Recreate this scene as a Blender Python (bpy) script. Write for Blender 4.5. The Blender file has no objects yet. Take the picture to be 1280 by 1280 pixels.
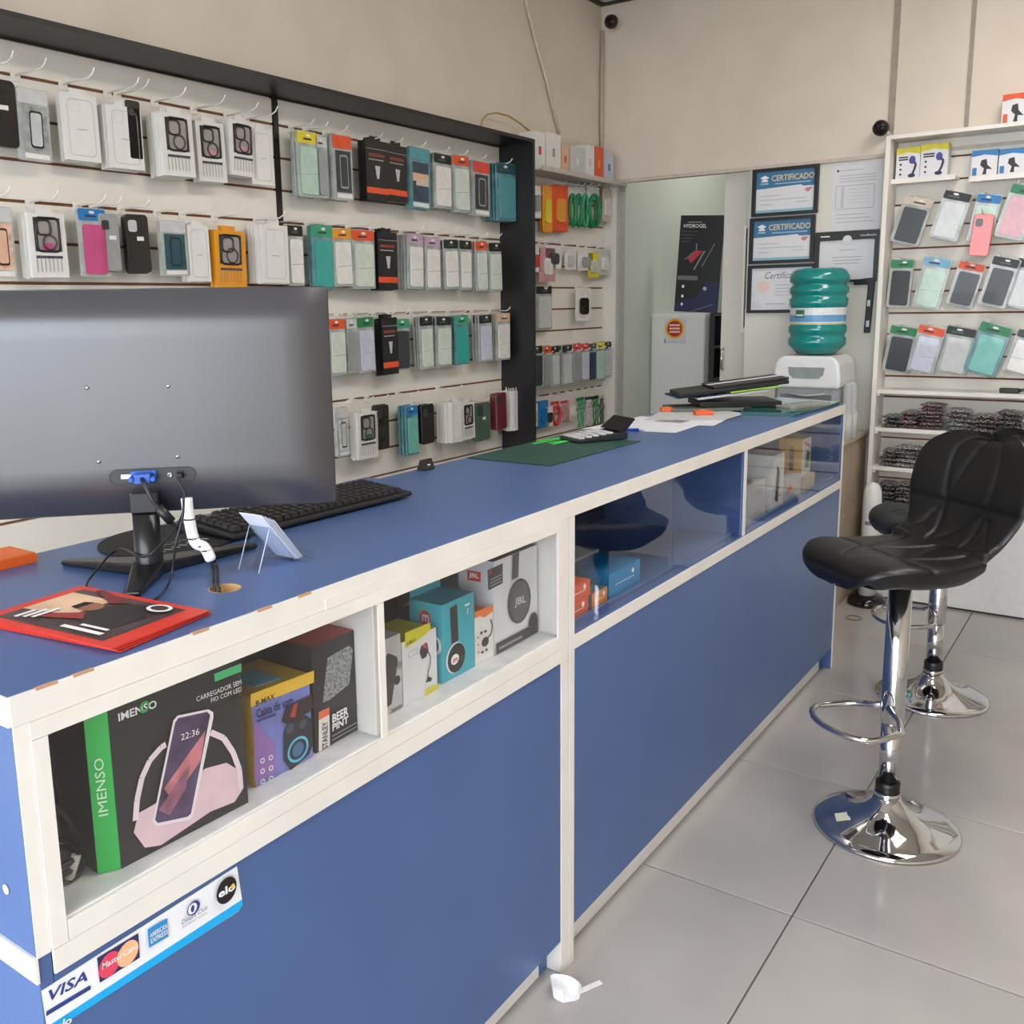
import bpy, math, random
from mathutils import Vector, Matrix

random.seed(7)
S = bpy.context.scene
COL = S.collection

# ------------------------------------------------------------------ camera
# rows of CM: camera right, camera down, camera forward, in world axes
CM = Matrix(((0.81394941, 0.58069054, -0.01687787),
             (0.08852531, -0.1526941, -0.98430066),
             (-0.57415123, 0.79967681, -0.17569108)))
CF, CX, CY = 1191.667, 587.554, 593.758
CP = Vector((0.955, -0.50, 1.47))
cam_d = bpy.data.cameras.new('camera')
cam_d.sensor_width = 36.0
cam_d.lens = CF / 1280 * 36
cam_d.shift_x = (640 - CX) / 1280
cam_d.shift_y = -(640 - CY) / 1280
cam_d.clip_start = 0.02
cam = bpy.data.objects.new('camera', cam_d)
COL.objects.link(cam)
r0, r1, r2 = CM[0], CM[1], CM[2]
cam.matrix_world = Matrix(((r0[0], -r1[0], -r2[0], CP[0]), (r0[1], -r1[1], -r2[1], CP[1]),
                           (r0[2], -r1[2], -r2[2], CP[2]), (0, 0, 0, 1)))
S.camera = cam

# ------------------------------------------------------------------ world, light, exposure
w = bpy.data.worlds.new('world'); S.world = w; w.use_nodes = True
bg = w.node_tree.nodes['Background']
bg.inputs[0].default_value = (0.86, 0.93, 1.0, 1)
bg.inputs[1].default_value = 6.0
S.view_settings.view_transform = 'Standard'
S.view_settings.look = 'None'
S.view_settings.gamma = 1.0
S.view_settings.use_curve_mapping = False
S.view_settings.exposure = 0.42
LAMP_POWER = 20.0
S.cycles.max_bounces = 8
S.cycles.diffuse_bounces = 4
S.cycles.glossy_bounces = 4
S.cycles.transparent_max_bounces = 12
S.cycles.sample_clamp_indirect = 6.0
S.cycles.caustics_reflective = False
S.cycles.caustics_refractive = False


def ray(x, y):
    a, b = (x - CX) / CF, (y - CY) / CF
    return Vector([CM[0][i] * a + CM[1][i] * b + CM[2][i] for i in range(3)])


def on(ax, x, y, v):
    d = ray(x, y)
    return CP + d * ((v - CP[ax]) / d[ax])


def onx(x, y, v): return on(0, x, y, v)
def ony(x, y, v): return on(1, x, y, v)
def onz(x, y, v): return on(2, x, y, v)


# ------------------------------------------------------------------ materials
MATS = {}


def lin(c):
    c /= 255.0
    return c / 12.92 if c <= 0.04045 else ((c + 0.055) / 1.055) ** 2.4


def m(r, g, b, rough=0.5, metal=0.0, var=0.05, scale=30.0, bump=0.0, spec=0.5, clear=0.0, coat=0.0, emit=0.0):
    key = (r, g, b, rough, metal, var, scale, bump, spec, clear, coat, emit)
    if key in MATS:
        return MATS[key]
    mt = bpy.data.materials.new('mat_%d_%d_%d' % (r, g, b))
    mt.use_nodes = True
    nt = mt.node_tree
    p = nt.nodes['Principled BSDF']
    col = (lin(r), lin(g), lin(b), 1)
    p.inputs['Roughness'].default_value = rough
    p.inputs['Metallic'].default_value = metal
    p.inputs['Specular IOR Level'].default_value = spec
    p.inputs['Coat Weight'].default_value = coat
    p.inputs['Base Color'].default_value = col
    if emit:
        p.inputs['Emission Color'].default_value = col
        p.inputs['Emission Strength'].default_value = emit
    if var or bump:
        tc = nt.nodes.new('ShaderNodeTexCoord')
        nz = nt.nodes.new('ShaderNodeTexNoise')
        nz.inputs['Scale'].default_value = scale
        nz.inputs['Detail'].default_value = 3
        nt.links.new(tc.outputs['Object'], nz.inputs['Vector'])
        if var:
            rp = nt.nodes.new('ShaderNodeValToRGB')
            lo = [max(0, c * (1 - var * 2)) for c in col[:3]] + [1]
            hi = [min(1, c * (1 + var)) for c in col[:3]] + [1]
            rp.color_ramp.elements[0].position = 0.3
            rp.color_ramp.elements[0].color = lo
            rp.color_ramp.elements[1].position = 0.62
            rp.color_ramp.elements[1].color = hi
            nt.links.new(nz.outputs['Fac'], rp.inputs['Fac'])
            nt.links.new(rp.outputs['Color'], p.inputs['Base Color'])
        if bump:
            bp = nt.nodes.new('ShaderNodeBump')
            bp.inputs['Strength'].default_value = bump
            bp.inputs['Distance'].default_value = 0.004
            nt.links.new(nz.outputs['Fac'], bp.inputs['Height'])
            nt.links.new(bp.outputs['Normal'], p.inputs['Normal'])
    if clear:
        out = nt.nodes['Material Output']
        mx = nt.nodes.new('ShaderNodeMixShader')
        tr = nt.nodes.new('ShaderNodeBsdfTransparent')
        mx.inputs[0].default_value = clear
        nt.links.new(p.outputs[0], mx.inputs[1])
        nt.links.new(tr.outputs[0], mx.inputs[2])
        nt.links.new(mx.outputs[0], out.inputs[0])
    MATS[key] = mt
    return mt


def glass_mat(name, ior=1.5, tint=(1, 1, 1)):
    mt = bpy.data.materials.new(name); mt.use_nodes = True
    nt = mt.node_tree; nt.nodes.clear()
    out = nt.nodes.new('ShaderNodeOutputMaterial')
    mx = nt.nodes.new('ShaderNodeMixShader')
    fr = nt.nodes.new('ShaderNodeFresnel'); fr.inputs[0].default_value = ior
    tr = nt.nodes.new('ShaderNodeBsdfTransparent'); tr.inputs[0].default_value = (*tint, 1)
    gl = nt.nodes.new('ShaderNodeBsdfGlossy'); gl.inputs['Roughness'].default_value = 0.015
    ge = nt.nodes.new('ShaderNodeNewGeometry'); mu = nt.nodes.new('ShaderNodeMath'); mu.operation = 'MULTIPLY'
    iv = nt.nodes.new('ShaderNodeMath'); iv.operation = 'SUBTRACT'; iv.inputs[0].default_value = 1.0
    nt.links.new(ge.outputs['Backfacing'], iv.inputs[1]); nt.links.new(fr.outputs[0], mu.inputs[0]); nt.links.new(iv.outputs[0], mu.inputs[1])
    nt.links.new(mu.outputs[0], mx.inputs[0]); nt.links.new(tr.outputs[0], mx.inputs[1])
    nt.links.new(gl.outputs[0], mx.inputs[2]); nt.links.new(mx.outputs[0], out.inputs[0])
    return mt


def bag_mat(name, c1, c2, sparkle):
    """crinkled clear bag over small coloured goods; sparkle put into the palest tone"""
    mt = bpy.data.materials.new(name); mt.use_nodes = True
    nt = mt.node_tree; p = nt.nodes['Principled BSDF']
    p.inputs['Roughness'].default_value = 0.22
    p.inputs['Coat Weight'].default_value = 0.6
    p.inputs['Coat Roughness'].default_value = 0.08
    tc = nt.nodes.new('ShaderNodeTexCoord')
    vo = nt.nodes.new('ShaderNodeTexVoronoi'); vo.inputs['Scale'].default_value = 9
    nz = nt.nodes.new('ShaderNodeTexNoise'); nz.inputs['Scale'].default_value = 11; nz.inputs['Detail'].default_value = 5
    nt.links.new(tc.outputs['Object'], vo.inputs['Vector']); nt.links.new(tc.outputs['Object'], nz.inputs['Vector'])
    rp = nt.nodes.new('ShaderNodeValToRGB')
    e = rp.color_ramp.elements
    e[0].position = 0.42; e[0].color = (*[lin(v) for v in c1], 1)
    e[1].position = 0.58; e[1].color = (*[lin(v) for v in sparkle], 1)  # pale tone standing for glints on the crinkled plastic
    k = e.new(0.50); k.color = (*[lin(v) for v in c2], 1)
    nt.links.new(nz.outputs['Fac'], rp.inputs['Fac']); nt.links.new(rp.outputs['Color'], p.inputs['Base Color'])
    bp = nt.nodes.new('ShaderNodeBump'); bp.inputs['Strength'].default_value = 0.9; bp.inputs['Distance'].default_value = 0.01
    nt.links.new(vo.outputs['Distance'], bp.inputs['Height']); nt.links.new(bp.outputs['Normal'], p.inputs['Normal'])
    return mt


WALL = m(222, 211, 196, 0.75, var=0.03, scale=3)
SLAT = m(230, 225, 215, 0.45, var=0.03, scale=4)
MDF = m(128, 84, 56, 0.8, var=0.1)
BLACKB = m(26, 26, 28, 0.4, var=0.1, scale=8)
BLUE = m(72, 99, 150, 0.34, var=0.03, scale=5, bump=0.02)
WHITE = m(232, 228, 222, 0.45, var=0.03, scale=6)
WHITEP = m(236, 236, 236, 0.5, var=0.02)
BLK = m(16, 16, 17, 0.4, var=0.1)
BLKG = m(14, 14, 16, 0.12, var=0.1)
CHROME = m(200, 200, 202, 0.06, 1.0, var=0.0)
STEEL = m(170, 172, 175, 0.3, 1.0, var=0.02)
GLASS = glass_mat('window_glass', 1.75)
ACRYL = glass_mat('acrylic', 1.49, (0.93, 0.95, 0.97))
POUCH = m(196, 202, 200, 0.2, var=0.12, scale=25, clear=0.35, coat=0.5)
POUCHT = m(110, 160, 165, 0.2, var=0.15, scale=25, clear=0.25, coat=0.5)
INK = m(52, 54, 60, 0.6, var=0)
GREYINK = m(150, 150, 154, 0.6, var=0)
TXW = m(240, 240, 240, 0.5, var=0)
CREAM = m(240, 236, 226, 0.5, var=0.02)


# ------------------------------------------------------------------ mesh building
class MB:
    def __init__(self):
        self.v, self.f, self.k, self.s = [], [], [], []

    def add(self, verts, faces, mat=None, smooth=False):
        o = len(self.v)
        self.v += [tuple(p) for p in verts]
        for f in faces:
            self.f.append([i + o for i in f]); self.k.append(mat); self.s.append(smooth)
        return self

    def box(self, x0, x1, y0, y1, z0, z1, mat=None):
        x0, x1 = min(x0, x1), max(x0, x1); y0, y1 = min(y0, y1), max(y0, y1); z0, z1 = min(z0, z1), max(z0, z1)
        v = [(x, y, z) for z in (z0, z1) for y in (y0, y1) for x in (x0, x1)]
        return self.add(v, [(0, 2, 3, 1), (4, 5, 7, 6), (0, 1, 5, 4), (1, 3, 7, 5), (3, 2, 6, 7), (2, 0, 4, 6)], mat)

    def prism(self, poly, fn, a, b, mat=None, smooth=False, side=None):
        """poly: 2D ccw points; fn(u, v, d) -> 3D; from depth a to b"""
        n = len(poly)
        v = [fn(u, q, a) for u, q in poly] + [fn(u, q, b) for u, q in poly]
        self.add(v, [list(range(n))[::-1], list(range(n, 2 * n))], mat)
        o = len(self.v) - 2 * n
        for i in range(n):
            j = (i + 1) % n
            self.f.append([o + i, o + j, o + n + j, o + n + i]); self.k.append(side or mat); self.s.append(smooth)
        return self

    def lathe(self, prof, c=(0, 0, 0), seg=32, mat=None, smooth=True):
        v, f = [], []
        for r, z in prof:
            for i in range(seg):
                a = 2 * math.pi * i / seg
                v.append((c[0] + r * math.cos(a), c[1] + r * math.sin(a), c[2] + z))
        for k in range(len(prof) - 1):
            for i in range(seg):
                j = (i + 1) % seg
                f.append((k * seg + i, k * seg + j, (k + 1) * seg + j, (k + 1) * seg + i))
        self.add(v, f, mat, smooth)
        o = len(self.v) - len(v)
        if prof[0][0] > 1e-5:
            self.f.append([o + i for i in range(seg)][::-1]); self.k.append(mat); self.s.append(False)
        if prof[-1][0] > 1e-5:
            self.f.append([o + (len(prof) - 1) * seg + i for i in range(seg)]); self.k.append(mat); self.s.append(False)
        return self

    def tube(self, path, r, seg=8, mat=None, closed=False, cap=True):
        P = [Vector(p) for p in path]; n = len(P); v, f = [], []
        up = Vector((0, 0, 1)); prev = None
        for i in range(n):
            if closed: t = P[(i + 1) % n] - P[i - 1]
            else: t = P[min(i + 1, n - 1)] - P[max(i - 1, 0)]
            t.normalize()
            if prev is None:
                a = t.cross(up)
                if a.length < 1e-3: a = t.cross(Vector((1, 0, 0)))
            else:
                a = prev - t * prev.dot(t)
            a.normalize(); b = t.cross(a); prev = a
            rr = r[i] if isinstance(r, (list, tuple)) else r
            for k in range(seg):
                q = 2 * math.pi * k / seg
                v.append(P[i] + a * (rr * math.cos(q)) + b * (rr * math.sin(q)))
        m_ = n if closed else n - 1
        for i in range(m_):
            for k in range(seg):
                l = (k + 1) % seg; i2 = (i + 1) % n
                f.append((i * seg + k, i * seg + l, i2 * seg + l, i2 * seg + k))
        self.add(v, f, mat, True)
        if cap and not closed:
            o = len(self.v) - len(v)
            self.f.append([o + k for k in range(seg)][::-1]); self.k.append(mat); self.s.append(False)
            self.f.append([o + (n - 1) * seg + k for k in range(seg)]); self.k.append(mat); self.s.append(False)
        return self

    def poly(self, pts, mat=None):
        return self.add(pts, [list(range(len(pts)))], mat)

    def build(self, name, mat=None, parent=None, loc=None, rot=None, bevel=0.0, seg=2):
        me = bpy.data.meshes.new(name)
        me.from_pydata(self.v, [], self.f)
        used = []
        for k in self.k:
            k = k or mat
            if k not in used: used.append(k)
        for u in used: me.materials.append(u)
        idx = [used.index(k or mat) for k in self.k]
        me.polygons.foreach_set('material_index', idx)
        me.polygons.foreach_set('use_smooth', self.s)
        me.update()
        o = bpy.data.objects.new(name, me); COL.objects.link(o)
        if parent: o.parent = parent
        if loc: o.location = loc
        if rot: o.rotation_euler = rot
        if bevel:
            bv = o.modifiers.new('bevel', 'BEVEL'); bv.width = bevel; bv.segments = seg; bv.limit_method = 'ANGLE'
        return o


def rrect(w, h, r, seg=4, cx=0.0, cy=0.0):
    pts = []
    for sx, sy, a0 in ((1, 1, 0), (-1, 1, 90), (-1, -1, 180), (1, -1, 270)):
        for i in range(seg + 1):
            a = math.radians(a0 + 90 * i / seg)
            pts.append((cx + sx * (w / 2 - r) + r * math.cos(a), cy + sy * (h / 2 - r) + r * math.sin(a)))
    return pts


def ell(cx, cy, rx, ry, n=20):
    return [(cx + rx * math.cos(2 * math.pi * i / n), cy + ry * math.sin(2 * math.pi * i / n)) for i in range(n)]


def fx(u, v, d): return (d, u, v)          # face looking along +x, u = +y, v = +z
def fy(u, v, d): return (u, -d, v)         # face looking along -y, u = +x, v = +z
def fz(u, v, d): return (u, v, d)          # face looking up


def tag(o, label=None, cat=None, group=None, kind=None):
    if label: o['label'] = label
    if cat: o['category'] = cat
    if group: o['group'] = group
    if kind: o['kind'] = kind
    return o


def thing(name, label, cat, loc=(0, 0, 0), rot=(0, 0, 0), group=None):
    o = bpy.data.objects.new(name, None); COL.objects.link(o)
    o.empty_display_size = 0.05
    o.location = loc; o.rotation_euler = rot
    return tag(o, label, cat, group)


def struct(name, mb, mat, label=None, cat=None):
    o = mb.build(name, mat); o['kind'] = 'structure'
    return tag(o, label, cat)


BODY = ('pouch', 'header_card', 'phone_case', 'carton', 'hang_tab', 'shell', 'card', 'blister', 'coil', 'strand')


def dup(o, parent=None):
    """a spare behind another: the thing and its bodily parts"""
    c = o.copy(); COL.objects.link(c); c.parent = parent
    for ch in o.children:
        if ch.name.split('.')[0] in BODY: dup(ch, c)
    return c


TXT = {}


def text_mesh(s, shear=0.0, bold=0.0):
    key = (s, shear, bold)
    if key not in TXT:
        cu = bpy.data.curves.new('t', 'FONT'); cu.body = s; cu.shear = shear; cu.offset = bold; cu.resolution_u = 2
        ob = bpy.data.objects.new('t', cu)
        me = bpy.data.meshes.new_from_object(ob)
        vs = [(p.co.x, p.co.y) for p in me.vertices]; fs = [list(p.vertices) for p in me.polygons]
        xs = [a for a, b in vs]; ys = [b for a, b in vs]
        x0, x1, y0, y1 = min(xs), max(xs), min(ys), max(ys)
        TXT[key] = ([((a - x0) / (x1 - x0), (b - y0) / (y1 - y0)) for a, b in vs], fs)
        bpy.data.objects.remove(ob); bpy.data.curves.remove(cu); bpy.data.meshes.remove(me)
    return TXT[key]


class Print(MB):
    """flat print on a face: coordinates (u, v) on that face"""
    def __init__(self, fn, d):
        super().__init__(); self.fn, self.d, self.n = fn, d, 0

    def pl(self, pts, mat):
        self.n += 1
        return self.poly([self.fn(u, v, self.d + 0.00025 * self.n) for u, v in pts], mat)

    def rect(self, u0, v0, u1, v1, mat):
        return self.pl([(u0, v0), (u1, v0), (u1, v1), (u0, v1)], mat)

    def el(self, cx, cy, rx, ry, mat): return self.pl(ell(cx, cy, rx, ry), mat)

    def line(self, pts, wd, mat):
        self.n += 1
        for (a, b), (c, d) in zip(pts[:-1], pts[1:]):
            L = math.hypot(c - a, d - b) or 1e-6
            nx, ny = -(d - b) / L * wd / 2, (c - a) / L * wd / 2
            self.poly([self.fn(u, v, self.d + 0.00025 * self.n) for u, v in ((a - nx, b - ny), (c - nx, d - ny), (c + nx, d + ny), (a + nx, b + ny))], mat)
        return self

    def ring(self, pts, wd, mat):
        return self.line(list(pts) + [pts[0]], wd, mat)

    def text(self, s, u0, v0, u1, v1, mat, shear=0.0, bold=0.0, rot=False):
        self.n += 1
        vs, fs = text_mesh(s, shear, bold); d = self.d + 0.00025 * self.n
        if rot:   # reads upwards
            self.add([self.fn(u1 - b * (u1 - u0), v0 + a * (v1 - v0), d) for a, b in vs], fs, mat)
        else:
            self.add([self.fn(u0 + a * (u1 - u0), v0 + b * (v1 - v0), d) for a, b in vs], fs, mat)
        return self

    def textq(self, s, q, mat, shear=0.0, bold=0.0):
        """text in a quad: bottom-left, bottom-right, top-right, top-left"""
        self.n += 1
        vs, fs = text_mesh(s, shear, bold); d = self.d + 0.00025 * self.n
        P = []
        for a, b in vs:
            u = (1 - a) * (1 - b) * q[0][0] + a * (1 - b) * q[1][0] + a * b * q[2][0] + (1 - a) * b * q[3][0]
            v = (1 - a) * (1 - b) * q[0][1] + a * (1 - b) * q[1][1] + a * b * q[2][1] + (1 - a) * b * q[3][1]
            P.append(self.fn(u, v, d))
        self.add(P, fs, mat)
        return self


def YZ(X, *pts):
    """photo pixels -> (y, z) on the plane x = X"""
    return [tuple(onx(a, b, X)[1:]) for a, b in pts]


ORD = ['first', 'second', 'third', 'fourth', 'fifth', 'sixth', 'seventh', 'eighth', 'ninth', 'tenth', 'eleventh', 'twelfth', 'thirteenth']

# ================================================================== ROOM
XW, YB, ZC = -1.71, 4.55, 3.09
XR, YFRONT = 2.9, -2.3
YBB = 6.6
# floor: grout bed with single tiles
fl = struct('floor', MB().box(XW - 0.1, XR + 0.1, YFRONT, YBB, -0.06, -0.004), m(96, 92, 88, 0.8))
TP = 0.7165
tile_mat = m(174, 170, 168, 0.13, var=0.045, scale=2.2, spec=0.5)
tm = MB().box(0, TP - 0.004, 0, TP - 0.004, -0.012, 0.0)
t0 = tm.build('tile', tile_mat, fl, bevel=0.0012, seg=1)
xt0, yt0 = onz(990, 1144.5, 0)[0], onz(990, 1144.5, 0)[1]
first = True
for i in range(-4, 5):
    for j in range(-6, 7):
        x, y = xt0 + i * TP + 0.002, yt0 + j * TP + 0.002
        if y + TP > YBB or x < XW - TP or x > XR: continue
        if first: t = t0; first = False
        else: t = t0.copy(); COL.objects.link(t)
        t.location = (x, y, 0)
pav = struct('pavement', MB().box(-9, 9, -14, YFRONT, -0.1, -0.02), m(150, 147, 142, 0.9), 'grey pavement outside the shop front', 'pavement')

wl = struct('wall_left', MB().box(XW - 0.12, XW, YFRONT, YBB, 0, ZC), WALL)
wb = MB()
XD0, XD1, ZD = -1.60, -0.845, 2.143
wb.box(XW, XD0, YB, YB + 0.06, 0, ZD)
wb.box(XD1, XR, YB, YB + 0.02, 0, ZD)
wb.box(XW, XR, YB - 0.016, YB + 0.12, ZD, ZC)
wb = struct('wall_back', wb, WALL)
MB().box(XD1, XR, YB - 0.004, YB - 0.0005, 0.0, ZD).build('lower_panel', m(222, 219, 210, 0.6, var=0.02, scale=3), wb)
MB().box(XW + 0.0, XD0, YB - 0.004, YB - 0.0005, 0.0, ZD).build('lower_panel', m(222, 217, 208, 0.6, var=0.02, scale=3), wb)
struct('wall_right', MB().box(XR, XR + 0.12, YFRONT, YBB, 0, ZC), WALL)
struct('ceiling', MB().box(XW - 0.1, XR + 0.1, YFRONT, YBB, ZC, ZC + 0.1), m(210, 206, 200, 0.8))
# shop front: wide open daylight opening behind the viewer
wf = MB()
wf.box(XW, -1.2, YFRONT - 0.12, YFRONT, 0, ZC); wf.box(2.6, XR, YFRONT - 0.12, YFRONT, 0, ZC)
wf.box(-1.2, 2.6, YFRONT - 0.12, YFRONT, 2.75, ZC)
struct('wall_front', wf, WALL)
struct('trim_1', MB().box(XW, XW + 0.03, YFRONT, YB - 0.02, ZC - 0.012, ZC - 0.0005).box(XW + 0.03, XR, YB - 0.046, YB - 0.017, ZC - 0.012, ZC - 0.0005), m(40, 38, 38, 0.6))
struct('trim_2', MB().box(XD0 - 0.03, XR, YB - 0.021, YB - 0.005, ZD - 0.012, ZD + 0.006), m(200, 190, 176, 0.6))
n = 3
for px0, px1 in ((1120, 1128), (1217, 1222.5)):
    a, b = ony(px0, 0, YB)[0], ony(px1, 0, YB)[0]
    struct('trim_%d' % n, MB().box(a, b, YB - 0.021, YB - 0.0165, 2.2, ZC - 0.002), m(160, 151, 139, 0.7)); n += 1
struct('trim_5', MB().box(XD0 - 0.006, XD0 + 0.012, YB - 0.012, YB + 0.06, 0, ZD - 0.013), m(170, 170, 165, 0.6))

# back room
struct('wall_room_back', MB().box(XW, 0.6, YBB - 0.1, YBB - 0.02, 0, ZC), m(196, 204, 196, 0.7, var=0.02, scale=2))
struct('wall_room_side', MB().box(XW + 0.001, XW + 0.02, YB + 0.06, YBB - 0.1, 0, ZC - 0.01), m(196, 204, 196, 0.7, var=0.02, scale=2))
struct('wall_room_right', MB().box(0.5, 0.6, YB + 0.15, YBB - 0.1, 0, ZC), m(196, 204, 196, 0.7, var=0.02, scale=2))

# slat panels on the left wall: brown groove backing and single white boards
XS = -1.69
GP, G0 = 0.1131, 2.118


def slats(parent, y0, y1, zlo, ztop, g0, gp, mat, fn):
    zs = []; z = g0
    while z > zlo: zs.append(z); z -= gp
    hi = ztop
    for g in zs + [zlo]:
        fn(parent, y0, y1, g + 0.0045, hi - (0.0045 if hi != ztop else 0), mat); hi = g


def slat_left(parent, y0, y1, z0, z1, mat):
    if z1 - z0 > 0.01:
        MB().box(XS - 0.007, XS, y0, y1, z0, z1).build('slat', mat, parent)


for y0, y1 in ((-1.2, 2.008), (2.034, 3.467), (3.487, 4.543)):
    MB().box(XW + 0.001, XS - 0.0075, y0, y1, 0.32, 2.205).build('slat_backing', MDF, wl)
    slats(wl, y0, y1, 0.32, 2.205, G0, GP, SLAT, slat_left)

# black frame of the slat wall
fr = thing('slat_wall_frame', 'black board frame with thin divider around the slat wall of phone cases', 'frame', (XS, 3.467, 0.32))
MB().box(XW + 0.001 - XS, 0.19, -4.66, 0.02, 1.893, 1.908).build('top_board', BLACKB, fr)
MB().box(0.0005, 0.19, 0.0, 0.019, 0.0, 1.892).build('end_board', BLACKB, fr)
MB().box(-0.012, 0.006, -1.457, -1.434, 0.0, 1.892).build('divider_strip', BLACKB, fr)

# unseen ceiling lamps, added to brighten the far shop and the back room
def lamp(x, y, pw, label, sx=0.6, sy=1.2, col=(1.0, 0.95, 0.89)):
    t = thing('added_lamp', label, 'lamp', (x, y, ZC - 0.001), group='added ceiling lamps')
    MB().box(-sx / 2, sx / 2, -sy / 2, sy / 2, -0.035, 0).build('housing', WHITE, t)
    MB().box(-sx / 2 + 0.015, sx / 2 - 0.015, -sy / 2 + 0.015, sy / 2 - 0.015, -0.04, -0.0352).build('diffuser', m(255, 244, 230, 0.5, var=0, emit=2.0), t)
    ld = bpy.data.lights.new('lamp_light', 'AREA'); ld.shape = 'RECTANGLE'; ld.size = sx - 0.05; ld.size_y = sy - 0.05
    ld.energy = pw; ld.color = col
    lo = bpy.data.objects.new('lamp_light', ld); COL.objects.link(lo); lo.parent = t; lo.location = (0, 0, -0.045)


lamp(0.8, 1.3, LAMP_POWER, 'unseen flat ceiling lamp added over the counter middle')
lamp(0.8, 3.2, LAMP_POWER * 0.6, 'unseen flat ceiling lamp added over the far bar stools')
lamp(-1.0, 5.7, LAMP_POWER * 0.5, 'unseen flat ceiling lamp added in the back room', 0.4, 0.4)

# conduit, cables and cameras on the upper walls
P = [onx(a, b, XW + 0.012) for a, b in ((655, -8), (668, 45), (683, 100), (699, 168))]
tag(MB().tube(P, 0.009, 8).build('wall_conduit', m(214, 204, 190, 0.6)), 'pale cable conduit running diagonally down the upper left wall', 'conduit')
tag(MB().tube([(XW + 0.014, YB - 0.03, 2.95), (XW + 0.014, YB - 0.03, 2.2)], 0.011, 8).build('corner_conduit', m(190, 178, 162, 0.6)), 'thin vertical conduit in the room corner below the camera', 'conduit')
P = [onx(a, b, XW + 0.06) for a, b in ((601, 158), (603, 150), (609, 143), (621, 141), (636, 145), (650, 154), (661, 163))]
tag(MB().tube(P, 0.004, 6).build('yellow_cable', m(176, 146, 60, 0.6)), 'loose yellow cable arching above the black frame end', 'cable')


def cctv(P, label, back):
    t = thing('security_camera', label, 'camera', P, group='security cameras')
    MB().lathe([(0.002, -0.036), (0.022, -0.03), (0.036, -0.012), (0.036, 0.012), (0.022, 0.03), (0.002, 0.036)], seg=20).build('camera_ball', BLK, t, rot=(1.2, 0.2, 0.5))
    MB().lathe([(0.001, 0), (0.012, 0.001), (0.012, 0.006), (0.001, 0.006)], seg=16).build('lens', BLKG, t, loc=(0.012, -0.036, -0.008), rot=(math.pi / 2, 0, 0))
    MB().tube([(0, 0, 0), back], 0.01, 8).build('mount', WHITE, t)


P = ony(764, 27, YB - 0.10); cctv(P, 'black ball camera high in the corner near the ceiling', (-0.02, 0.07, 0.05))
P = ony(1101, 160, YB - 0.10); cctv(P, 'black ball camera beside the top of the white shelf unit', (0.03, 0.082, -0.03))

# ================================================================== COUNTER
ZT = 1.069          # worktop height
YJ = 1.177          # joint of the two counters
Y0, Y1 = -0.013, 3.318
ZB = ZT - 0.034     # underside of worktop


def worktop(label, y0, y1, xb, hole=None):
    t = thing('worktop', label, 'worktop', (0, y0, ZB), group='blue worktops')
    L = y1 - y0
    b = MB().box(xb, -0.0025, 0.0, L, 0, 0.034).build('board', BLUE, t)
    if hole:
        cu = MB().lathe([(0.024, -0.1), (0.024, 0.1)], (hole[0], hole[1] - y0, 0), 32).build('cut', MDF, t)
        md = b.modifiers.new('b', 'BOOLEAN'); md.object = cu; md.operation = 'DIFFERENCE'; md.solver = 'EXACT'
        bpy.context.view_layer.update()
        me = bpy.data.meshes.new_from_object(b.evaluated_get(bpy.context.evaluated_depsgraph_get()))
        b.modifiers.clear(); b.data = me
        bpy.data.objects.remove(cu)
        ln = MB()
        for i in range(32):
            a, c = 2 * math.pi * i / 32, 2 * math.pi * (i + 1) / 32
            q = [(hole[0] + r * math.cos(s), hole[1] - y0 + r * math.sin(s), z) for r, s, z in ((0.024, a, 0.0003), (0.024, c, 0.0003), (0.024, c, 0.0337), (0.024, a, 0.0337))]
            q2 = [(hole[0] + 0.0215 * math.cos(s), hole[1] - y0 + 0.0215 * math.sin(s), z) for s, z in ((a, 0.0003), (c, 0.0003), (c, 0.0337), (a, 0.0337))]
            ln.poly(q2[::-1]); ln.poly([q[3], q[2], q2[2], q2[3]])
        ln.lathe([(0.0215, 0.0), (0.0215, 0.002)], (hole[0], hole[1] - y0, 0), 32)
        ln.build('hole_liner', m(206, 164, 112, 0.8, var=0.1), t)
    return t


HOLE = onz(281, 735, ZT)
w1 = worktop('blue laminate worktop of the near counter, under the monitor', Y0, YJ, -0.555, HOLE)
w2 = worktop('blue laminate worktop of the far counter, under the green mat', YJ, Y1, -0.515)
for t, y0, y1 in ((w1, Y0, YJ), (w2, YJ, Y1)):
    MB().box(-0.0024, 0.0008, 0, y1 - y0 - 0.0012, 0, 0.0338).build('edge_band', WHITE, t)
MB().box(-0.55, -0.002, -0.003, -0.0003, 0, 0.0338).build('edge_band', WHITE, w1)
# worn chips of the band and a lifted strip
for px in ((57, 856), (103, 838), (250, 788), (330, 759), (380, 742)):
    y = onx(px[0], px[1], 0)[1] - Y0
    MB().box(-0.004, 0.0011, y - 0.012, y + 0.014, 0.0315, 0.0341).build('band_chip', m(196, 150, 116, 0.8), w1)
MB().box(0.0009, 0.0026, onx(405, 740, 0)[1] - Y0, onx(466, 722, 0)[1] - Y0, 0.0, 0.0165).build('loose_strip', WHITE, w1)


def board(t, name, x0, x1, y0, y1, z0, z1, mat, bev=0.0008, **k):
    return MB().box(x0, x1, y0, y1, z0, z1).build(name, mat, t, bevel=bev, seg=1, **k)


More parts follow.
